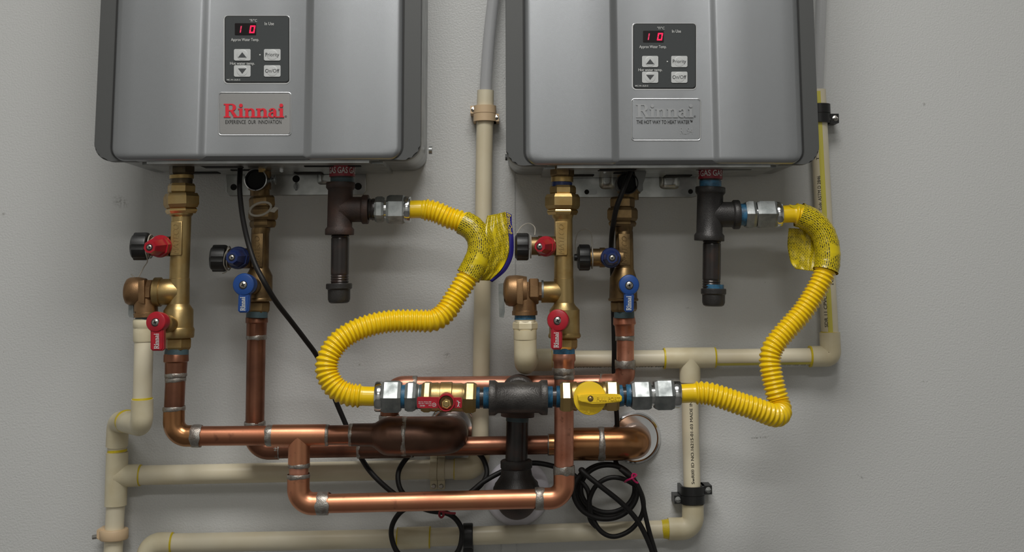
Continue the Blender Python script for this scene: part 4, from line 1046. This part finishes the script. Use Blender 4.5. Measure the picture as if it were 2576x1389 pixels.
nar = lambda s: (W(*[RF[0][i]*(1-s)+RF[2][i]*s for i in range(3)]), W(*[RN[0][i]*(1-s)+RN[2][i]*s for i in range(3)]))
def fn(x, y):
    s = .02+(x-a0)/(a1-a0)*.78; A_, B_ = nar(s); return A_.lerp(B_, .14+(y-b0)/(b1-b0)*.72)+Vector((0, -.0028, 0)), Vector((0, -1, 0))
put2d(bm, vf, fn); obj('lettering', bm, mat('yellow_print', srgb(214, 190, 60), .5), t1, smooth=False)
# right hose
t2 = thing('gas_connector', 'yellow corrugated gas hose that drops to a sharp bend right of the yellow handled valve', 'gas hose', W(1960, 1040, .2), 'yellow gas hoses')
GB = .156
HP2 = [(1962, 540, GB), (1990, 538, GB), (2015, 541, GB), (2043, 556, GB), (2068, 584, GB), (2080, 618, GB+.002), (2082, 655, GB+.004), (2069, 700, GB+.008), (2045, 745, GB+.010), (2018, 786, GB+.012), (1990, 818, GB+.014),
       (1962, 850, GB+.016), (1942, 880, GB+.018), (1937, 912, GB+.02), (1942, 945, GB+.022), (1950, 980, GB+.024), (1959, 1012, GB+.026), (1964, 1036, GB+.036), (1953, 1046, GB+.05), (1930, 1040, GB+.058), (1897, 1027, GB+.062), (1862, 1016, GB+.064), (1820, 1001, GB+.066), (1780, 990, GB+.066), (1745, 989, GB+.066), (1705, 991, GB+.066)]
hose(t2, HP2, 56, 11.2, 36, 40)
S('thread_sealant', t2, M_DOPE, [(1856, 540, 54), (1875, 540, 56)], GB)
HEX('nut', t2, M_ZINC, (1874, 540), (1899, 540), 66, GB, CORNER)
S('nut_neck', t2, M_ZINCR, [(1897, 540, 48), (1905, 540, 48)], GB)
HEX('nut', t2, M_ZINC, (1902, 540), (1952, 540), 66, GB, CORNER)
S('nut_collar', t2, M_ZINCR, [(1949, 540, 62), (1951, 540, 65), (1962, 540, 65), (1965, 540, 62), (1965, 540, 44), (1962, 540, 44)], GB)
S('nut_collar', t2, M_ZINCR, [(1706, 992, 50), (1711, 992, 68), (1708, 992, 71), (1696, 992, 71), (1693, 992, 68)], GD)
HEX('nut', t2, M_ZINC, (1694, 992.5), (1645, 993.5), 74, GD, CORNER)
S('nut_neck', t2, M_ZINCR, [(1648, 994, 54), (1634, 994, 54)], GD)
HEX('nut', t2, M_ZINC, (1637, 994), (1588, 995), 70, GD, CORNER)
S('nut_neck', t2, M_PIPEK, [(1590, 995, 48), (1555, 996, 48)], GD)
S('thread_sealant', t2, M_DOPE, [(1586, 995, 58), (1582, 995, 56), (1578, 995, 58), (1574, 995, 54)], GD)
S('thread_sealant', t2, M_DOPE, [(1567, 995, 54), (1556, 996, 56)], GD)
tube_part('printed_sleeve', t2, M_TAG, [(2010, 540, GB), (2043, 556, GB), (2068, 584, GB), (2080, 618, GB+.002), (2082, 655, GB+.004), (2077, 682, GB+.007)], 64, wob=.025)
LG = [(1984, 574, GB-.02), (1981, 602, GB-.024), (1983, 634, GB-.026), (1990, 662, GB-.024), (2002, 677, GB-.020)]
RG = [(2036, 577, GB-.012), (2050, 596, GB-.012), (2058, 624, GB-.010), (2058, 655, GB-.008), (2056, 684, GB-.004)]
sheet('printed_flap', t2, M_TAGF, RG, LG, 20, 6, .0016, .004)
QA = [(2092, 605, GB-.01), (2100, 640, GB-.01), (2098, 688, GB-.008)]
QB = [(2108, 612, GB-.014), (2113, 645, GB-.014), (2108, 691, GB-.012)]
sheet('printed_flap', t2, M_TAGF, QA, QB, 5, 6, .0006, .001)
PRISM('sleeve_end', t2, M_TAG, [(1985, 514), (1998, 517), (2014, 513), (2030, 520), (2026, 530), (2004, 526), (1992, 522)], GB+.012, .0008)

# sediment traps
def trap(label, x, d, tee_, nip, cap, m1, m2, sealant):
    t = thing('sediment_trap', label, 'gas pipe', W(x, tee_[1], d), 'gas sediment traps')
    xt, y0, y1, yb_, xb, wb_ = tee_
    TEE('tee', t, m1, (xt, y0, d), (xt-3, y1, d), (xt, yb_, d), (xb, yb_, d), wb_[0], wb_[1], (10, 15), 36)
    xn, n0, n1, wn = nip
    bm = bmesh.new(); L_ = []
    for i in range(41):
        s = i/40; y = n0+(n1-n0)*s; th = (2.5 if i % 2 else 0)*(1 if s > .78 or s < .12 else 0)
        L_.append((xn-1.5*s, y, wn-th))
    sweep(bm, sts(L_, d), 28); obj('nipple', bm, m2, t)
    if sealant: S('thread_sealant', t, M_DOPE, [(cap[0], cap[1]-10, wn+6), (cap[0], cap[1]+2, wn+6)], d)
    xc, c0, c1, w1, w2, = cap
    S('cap', t, M_IRON, [(xc, c0, w1*.95), (xc, c0+2, w1), (xc, c0+13, w1), (xc, c0+16, w2), (xc, c1-10, w2*.99), (xc, c1-3, w2*.9), (xc, c1, w2*.72)], d, 36)
trap('rusty brown iron gas tee and capped drip leg under the left heater', 858, .157, (857, 459, 591, 527, 927, (63, 64)), (856, 588, 715, 46), (853, 713, 763, 66, 57), M_RUSTI, M_PIPEK, 0)
trap('black iron gas tee and capped drip leg under the right heater', 1787, .155, (1787, 471, 606, 540, 1859, (66, 64)), (1791, 602, 728, 46), (1795, 726, 771, 64, 58), M_IRON, M_PIPEK, 1)

# ================================================================== cream plastic drain pipes
PD = .032
STRIPE = ([(a, b/6) for b in range(7) for a in (0, 1)], [(2*b, 2*b+1, 2*b+3, 2*b+2) for b in range(6)])
def glue(parent, pts, d): return S('cement_ring', parent, M_GLUE, pts, d, 28)
T = thing('drain_pipe', 'cream drain pipe from the left relief valve, with the branch up between the heaters', 'drain pipe', W(290, 1190, PD), 'cream plastic drain pipes')
S('thread_sealant', T, M_DOPED, [(367, 796, 54), (367, 804, 54)], .165)
a = S('threaded_adapter', T, M_PVCF, [(363, 802, 54), (363, 806, 58), (363, 823, 58), (363, 825, 55), (362, 829, 55), (362, 856, 55), (362, 860, 52)], .165)
S('pipe', T, M_PVC, [(362, 856, 49), (358, 1010, 49)], .165)
e = ELBOW('elbow', T, M_PVCF, (358, 1004, .165), (357, 1071, .162), (316, 1062, .075), 57, 30)
glue(e, [(358, 1001, 52), (358, 1006, 54)], .165)
e = ELBOW('elbow', T, M_PVCF, (326, 1061, .085), (297, 1062, PD+.006), (294, 1122, PD), 56, 27)
AX('cement_ring', e, M_GLUE, (320, 1060, .078), (317, 1060, .071), [(0, 59), (1, 59)])
S('pipe', T, M_PVC, [(294, 1116, 49), (294, 1146, 49)], PD)
glue(T, [(295, 1131, 51), (295, 1137, 51)], PD)
e = TEE('tee', T, M_PVCF, (295, 1138, PD), (291, 1272, PD), (293, 1198, PD), (352, 1196, PD), 57, 57)
glue(e, [(350, 1196, 55), (355, 1196, 53)], PD)
S('pipe', T, M_PVC, [(291, 1268, 48), (284, 1400, 49), (270, 1640, 50)], PD)
S('pipe', T, M_PVC, [(348, 1196, 50), (1150, 1180, 50)], PD)
e = ELBOW('elbow', T, M_PVCF, (1144, 1180, PD), (1204, 1179, PD), (1207, 1120, PD), 56, 32)
glue(e, [(1142, 1180, 54), (1146, 1180, 54)], PD)
S('pipe', T, M_PVC, [(1207, 1130, 43), (1212, 850, 42), (1218, 390, 42), (1221.5, 228, 42), (1221.5, 228, 34), (1221, 236, 33)], PD)
T = thing('drain_pipe', 'yellow striped cream drain pipe on the right, crossing below at the bottom edge', 'drain pipe', W(1740, 900, PD), 'cream plastic drain pipes')
S('thread_sealant', T, M_DOPE, [(1321, 793, 52), (1321, 804, 54)], .165)
S('thread', T, M_PVC, [(1321, 802, 50), (1321, 804, 54), (1321, 806, 50), (1321, 808, 54), (1321, 811, 52)], .165)
HEX('adapter_hex', T, M_PVCF, (1321, 808), (1321, 832), 63, .165)
S('adapter_socket', T, M_PVCF, [(1321, 830, 57), (1321, 852, 58), (1321, 855, 56)], .165)
ELBOW('elbow', T, M_PVCF, (1321, 854, .165), (1322, 914, .162), (1326, 908, .05), 57, 32, 36)
ELBOW('elbow', T, M_PVCF, (1326, 906, .075), (1328, 906, PD), (1387, 905, PD), 56, 28)
glue(T, [(1384, 905, 55), (1388, 905, 53)], PD)
hp = S('pipe', T, M_PVC, [(1382, 904, 43), (1680, 902, 43)], PD)
bm = bmesh.new(); pipe_text(bm, text2d('CHARLOTTEPIPE.COM  CHARLOTTE PIPE'), (1405, 904), (1672, 902), PD, 21.5, 8, -1.18); obj('lettering', bm, M_PRINT_K, hp, smooth=False)
e = TEE('tee', T, M_PVCF, (1672, 901, PD), (1797, 900, PD), (1735, 901, PD), (1736, 962, PD), 53, 53)
glue(e, [(1669, 902, 53), (1673, 902, 55)], PD); glue(e, [(1796, 900, 54), (1800, 900, 52)], PD)
hp = S('pipe', T, M_PVC, [(1790, 900, 43), (2045, 897, 43)], PD)
bm = bmesh.new(); pipe_text(bm, STRIPE, (1799, 900), (2038, 897), PD, 21.5, 9, -.85)
obj('stripe', bm, M_STRIPE, hp, smooth=False)
bm = bmesh.new(); pipe_text(bm, text2d('100 PSI  180F  SDR 11'), (1965, 898), (2034, 897), PD, 21.5, 7, -1.25); obj('lettering', bm, M_PRINT_K, hp, smooth=False)
e = ELBOW('elbow', T, M_PVCF, (2038, 897, PD), (2090, 896, PD), (2087, 836, PD), 53, 12)
glue(e, [(2036, 897, 55), (2040, 897, 54)], PD); glue(e, [(2087, 835, 46), (2087, 838, 48)], PD)
vp_ = S('pipe', T, M_PVC, [(2088, 842, 44), (2077, 640, 44), (2066, 430, 44), (2056, 226, 43), (2056, 226, 36), (2056, 236, 35)], PD)
def ptxt(s, a, b, h, phi):
    pipe_text(bm, text2d(s), a, b, PD, 22, h, phi)
for y0, y1 in ((836, 700), (560, 232)):
    bm = bmesh.new()
    xa, xb = 2088+(2056-2088)*(842-y0)/616, 2088+(2056-2088)*(842-y1)/616
    pipe_text(bm, STRIPE, (xa, y0), (xb, y1), PD, 22, 12, .18)
    obj('stripe', bm, M_STRIPE, vp_, smooth=False)
for s, y0, y1, hh in (('SDR 11 CPVC 4', 822, 734, 9), ('Code', 529, 510, 8), ('ASTM D 2846', 506, 444, 9), ('T', 404, 396, 7), ('100', 716, 690, 9)):
    xa, xb = 2088+(2056-2088)*(842-y0)/616, 2088+(2056-2088)*(842-y1)/616
    bm = bmesh.new(); pipe_text(bm, text2d(s), (xa, y0), (xb, y1), PD, 22, hh, .62 if s != '100' else -.3)
    obj('lettering', bm, M_PRINT_K, vp_, smooth=False)
dp = S('pipe', T, M_PVC, [(1735.5, 955, 43), (1737, 1080, 43), (1741, 1225, 43), (1742, 1275, 43)], PD)
bm = bmesh.new(); pipe_text(bm, text2d('SwRI® ID NO.16215-01-03 MADE IN'), (1741, 1214), (1735.5, 1008), PD, 21.5, 8, .05); obj('lettering', bm, M_PRINT_K, dp, smooth=False)
e = ELBOW('elbow', T, M_PVCF, (1743, 1269, PD), (1743, 1330, PD), (1681, 1331, PD), 55, 30)
S('cement_ring', T, M_GLUE, [(1681, 1331, 52), (1676, 1331, 50), (1664, 1331, 46)], PD)
S('pipe', T, M_PVC, [(1686, 1331, 46), (1400, 1341, 47), (1075, 1352, 48)], PD)
e = S('coupling', T, M_PVCF, [(1081, 1352, 56), (1000, 1355, 57)], PD)
glue(e, [(1083, 1352, 55), (1080, 1352, 58)], PD); glue(e, [(1001, 1355, 58), (998, 1355, 56)], PD)
S('pipe', T, M_PVC, [(1004, 1355, 48), (425, 1367, 50)], PD)
e = ELBOW('elbow', T, M_PVCF, (432, 1367, PD), (372, 1368, PD), (370, 1435, PD), 57, 32)
glue(e, [(435, 1367, 54), (431, 1367, 58)], PD)
S('pipe', T, M_PVC, [(370, 1425, 50), (360, 1640, 50)], PD)

# clear tubing pushed into the tops of the drain pipes
t = thing('clear_hose', 'cloudy clear vinyl hose rising out of the middle drain pipe between the heaters', 'hose', W(1222, 232, PD), 'clear condensate hoses')
bm = bmesh.new(); sweep(bm, [(p, R(1222, 200, PD, 30)) for p in catmull([W(x, y, PD) for x, y in [(1221.5, 250), (1223, 200), (1230, 100), (1241, 0), (1256, -110), (1280, -240)]], 6)], 24); obj('tube', bm, M_VINYL, t)
t = thing('clear_hose', 'thin clear vinyl hose rising out of the right drain pipe beside the right heater', 'hose', W(2056, 232, PD), 'clear condensate hoses')
bm = bmesh.new(); sweep(bm, [(p, R(2060, 200, PD, 28)) for p in catmull([W(x, y, PD) for x, y in [(2056, 250), (2058, 200), (2062, 100), (2066, 0), (2070, -110), (2074, -240)]], 6)], 24); obj('tube', bm, M_VINYL2, t)

# ================================================================== pipe clamps
def two_piece_clamp(label, mt, x, y0, ym, y1, w, d, ears, smat, dirs):
    """two half straps, one above the other, each with an ear and a screw"""
    t = thing('pipe_clamp', label, 'clamp', W(x, ym, 0), 'pipe clamps')
    r = R(x, ym, d, w, (0, 1)); k = MPP(x, ym, d)
    for (ya, yb_, s, ear) in ((y0, ym, dirs[0], ears[0]), (ym+1, y1, dirs[1], ears[1])):
        bm = bmesh.new(); za, zb_ = W(x, ya, d), W(x, yb_, d); c = za.lerp(zb_, .5); hh = (za-zb_).length/2
        # strap bent around the front half of the pipe, legs back to the wall, ear to one side
        prof = [(Vector((-r*s, 0, 0)), Vector((-(r+.003)*s, 0, 0)))]
        inner, outer = [], []
        for i in range(15):
            a = PI*i/14; inner.append((-math.cos(a)*r, -math.sin(a)*r)); outer.append((-math.cos(a)*(r+.0042), -math.sin(a)*(r+.0042)))
        inner = [(-r, d-.001)] + inner + [(r, d-.001)]; outer = [(-r-.0042, d-.001)] + outer + [(r+.0042, d-.001)]
        for sgn in (hh, -hh):
            pass
        A = [[bm.verts.new((c.x+q[0], c.y+q[1], c.z+z)) for q in pl] for pl in (inner, outer) for z in (hh, -hh)]
        n = len(inner)
        for i in range(n-1):
            bm.faces.new((A[0][i], A[0][i+1], A[1][i+1], A[1][i])); bm.faces.new((A[2][i], A[3][i], A[3][i+1], A[2][i+1]))
            bm.faces.new((A[0][i], A[2][i], A[2][i+1], A[0][i+1])); bm.faces.new((A[1][i], A[1][i+1], A[3][i+1], A[3][i]))
        for i in (0, n-1): bm.faces.new((A[0][i], A[1][i], A[3][i], A[2][i]))
        el = ear*k; x0_ = c.x + s*(r*.6); x1_ = c.x + s*el
        box(bm, (min(x0_, x1_), c.y-.004, c.z-hh), (max(x0_, x1_), c.y+d-.001, c.z+hh))
        st = obj('strap', bm, mt, t, sharp=30)
        bm = bmesh.new(); p = Vector((x1_-s*.006, c.y-.004, c.z))
        sweep(bm, [(p, .0050), (p+Vector((0, -.002, 0)), .0050), (p+Vector((0, -.002, 0)), .0032), (p+Vector((0, -.001, 0)), .003), (p+Vector((0, -.001, 0)), .0005)], 18)
        obj('screw', bm, smat, st)
    return t
two_piece_clamp('tan two piece pipe clamp between the heaters', M_TAN, 1219.5, 267, 286, 306, 45, PD, (36, 36), M_SCREW, (-1, 1))
two_piece_clamp('black two piece pipe clamp beside the right heater', M_BLACK, 2060, 263, 286, 310, 46, PD, (28, 50), M_SCREW, (1, 1))
two_piece_clamp('black two piece pipe clamp above the lower right elbow', M_BLACK, 1742, 1222, 1244, 1266, 50, PD, (50, 48), M_GREYP, (1, -1))
t = thing('pipe_clamp', 'tan pipe clamp on the lower left drain pipe, screw at its left', 'clamp', W(287, 1345, 0), 'pipe clamps')
S('strap', t, M_TAN, [(287.5, 1331, 70), (287, 1334, 74), (286.6, 1354, 74), (286.4, 1357, 70)], PD, 40)
PRISM('ear', t, M_TAN, rr(243, 1332, 262, 1358, 3), PD+.008, .03, .002)
AX('screw', t, M_SCREW, (246, 1350, PD+.004), (233, 1352, PD+.004), [(0, 12), (1, 12)], 16)
t = thing('pipe_clamp', 'cream double strap clamp on the horizontal pipe behind the copper', 'clamp', W(1100, 1180, 0), 'pipe clamps')
for x in (1091, 1110):
    st = S('strap', t, M_PVCF, [(x-9, 1181, 54), (x-8, 1181, 57), (x+8, 1181, 57), (x+9, 1181, 54)], PD, 36)
    PRISM('ear', t, M_PVCF, rr(x-9, 1195, x+9, 1232, 2), PD-.006, .02, .001)
    PRISM('ear', t, M_PVCF, rr(x-9, 1130, x+9, 1165, 2), PD-.006, .02, .001)
    FW('screw', t, M_SCREW, x, 1223, PD-.006, [(0, 12), (.003, 12), (.004, 8)], 16)
t = thing('pipe_clamp', 'black strap clamp on the bottom drain pipe beside a cord loop', 'clamp', W(1178, 1350, 0), 'pipe clamps')
S('strap', t, M_BLACK, [(1165, 1349, 62), (1167, 1349, 66), (1188, 1348.5, 66), (1190, 1348, 62)], PD, 36)
PRISM('ear', t, M_BLACK, rr(1165, 1365, 1190, 1410, 2), PD, .03, .001)

# ================================================================== black cords
def cord(t, pts, w, name='cord'):
    base = catmull([W(*p) for p in pts], 9); bm = bmesh.new()
    r = R(*pts[len(pts)//2], w); sweep(bm, [(p, r) for p in base], 12); return obj(name, bm, M_CORD, t, sharp=60)
t = thing('power_cord', 'black power cord hanging from the left heater down into loops behind the copper', 'cord', W(606, 408, .12), 'black power cords')
P1 = [(606, 402, .125), (604, 430, .150), (603, 480, .172), (610, 545, .172), (624, 610, .172), (642, 665, .182), (666, 712, .190), (695, 760, .170), (732, 808, .13), (768, 855, .10), (798, 897, .075), (822, 950, .055), (846, 1012, .045), (869, 1066, .040),
      (888, 1112, .040), (909, 1153, .050), (937, 1193, .066), (982, 1235, .07), (1025, 1263, .070), (1078, 1284, .068), (1128, 1293, .068), (1154, 1316, .066), (1162, 1345, .064), (1150, 1390, .064), (1105, 1422, .064), (1045, 1422, .066), (1000, 1390, .068),
      (984, 1340, .07), (998, 1300, .074), (1030, 1276, .078), (1095, 1262, .080), (1160, 1250, .078), (1198, 1231, .074), (1220, 1205, .070), (1224, 1180, .066), (1209, 1146, .058), (1172, 1124, .050), (1110, 1116, .046), (1058, 1128, .046), (1024, 1152, .054), (1002, 1190, .064),
      (1009, 1234, .078), (1045, 1262, .088), (1110, 1268, .09), (1172, 1246, .084), (1214, 1214, .076), (1256, 1190, .070), (1300, 1172, .064), (1345, 1165, .064), (1395, 1174, .064), (1440, 1192, .068)]
cord(t, P1, 13.5)
P1b = [(1440, 1192, .068), (1478, 1232, .075), (1486, 1290, .078), (1510, 1335, .08), (1546, 1350, .08), (1590, 1330, .08), (1618, 1285, .08), (1610, 1235, .082), (1575, 1208, .086), (1535, 1202, .088), (1500, 1222, .086), (1482, 1262, .082), (1484, 1305, .078),
       (1512, 1346, .074), (1552, 1352, .072), (1596, 1326, .074), (1612, 1290, .085), (1605, 1250, .092), (1590, 1212, .094)]
cord(t, P1b[:13] + [(1500, 1326, .076)], 12.5)
t = thing('power_cord', 'black power cord dropping from the right heater into a bundled coil below the large elbow', 'cord', W(1590, 415, .12), 'black power cords')
P2 = [(1592, 405, .125), (1587, 428, .140), (1576, 455, .148), (1563, 490, .150), (1550, 526, .146), (1541, 575, .125), (1538, 610, .095), (1538, 640, .074), (1541, 690, .062), (1543, 780, .058), (1545, 870, .056), (1545, 945, .044), (1548, 1000, .042), (1552, 1055, .036), (1552, 1110, .032), (1549, 1160, .04)]
import math as _m
def coil(cx, cy, rx, ry, a0, turns, d0, d1, n=12, ph=0):
    N_ = int(n*turns); return [(cx+rx*math.cos(math.radians(a0+360*i/n)), cy+ry*math.sin(math.radians(a0+360*i/n)), d0+(d1-d0)*i/N_) for i in range(N_+1)]
P2 += [(1560, 1178, .05)] + coil(1526, 1234, 74, 66, -45, 1, .055, .06)[1:] + coil(1529, 1230, 68, 60, -45, 1, .068, .072)[1:] + coil(1523, 1236, 80, 70, -45, .75, .082, .086)[1:]
P2 += [(1462, 1184, .095), (1486, 1204, .1), (1514, 1226, .104), (1566, 1268, .104), (1606, 1314, .1), (1634, 1370, .098), (1652, 1425, .096)]
cord(t, P2, 13)
P3 = [(1560, 1180, .098), (1592, 1204, .100), (1612, 1240, .100), (1622, 1290, .099), (1634, 1340, .098), (1650, 1395, .096), (1656, 1430, .096)]
cord(t, P3, 12)
for (nm, lab, mt, pts, w) in (('zip_tie', 'pink plastic tie around the coiled black cord', M_PINK, [(1572, 1213, .098), (1577, 1209, .112), (1586, 1205, .118), (1596, 1200, .116), (1601, 1195, .106), (1592, 1193, .1), (1590, 1202, .118), (1598, 1212, .114), (1605, 1215, .112)], 5),
                              ('zip_tie', 'dark red tie on the cord loop below the bottom copper pipe', M_REDD, [(1112, 1284, .085), (1116, 1296, .085), (1110, 1302, .082), (1105, 1296, .082), (1108, 1286, .085), (1122, 1290, .085), (1146, 1292, .082)], 6)):
    bm = bmesh.new(); sweep(bm, [(p, R(*pts[0], w)) for p in catmull([W(*p) for p in pts], 6)], 8)
    tagp(obj(nm, bm, mt), lab, 'cable tie', 'cable ties')
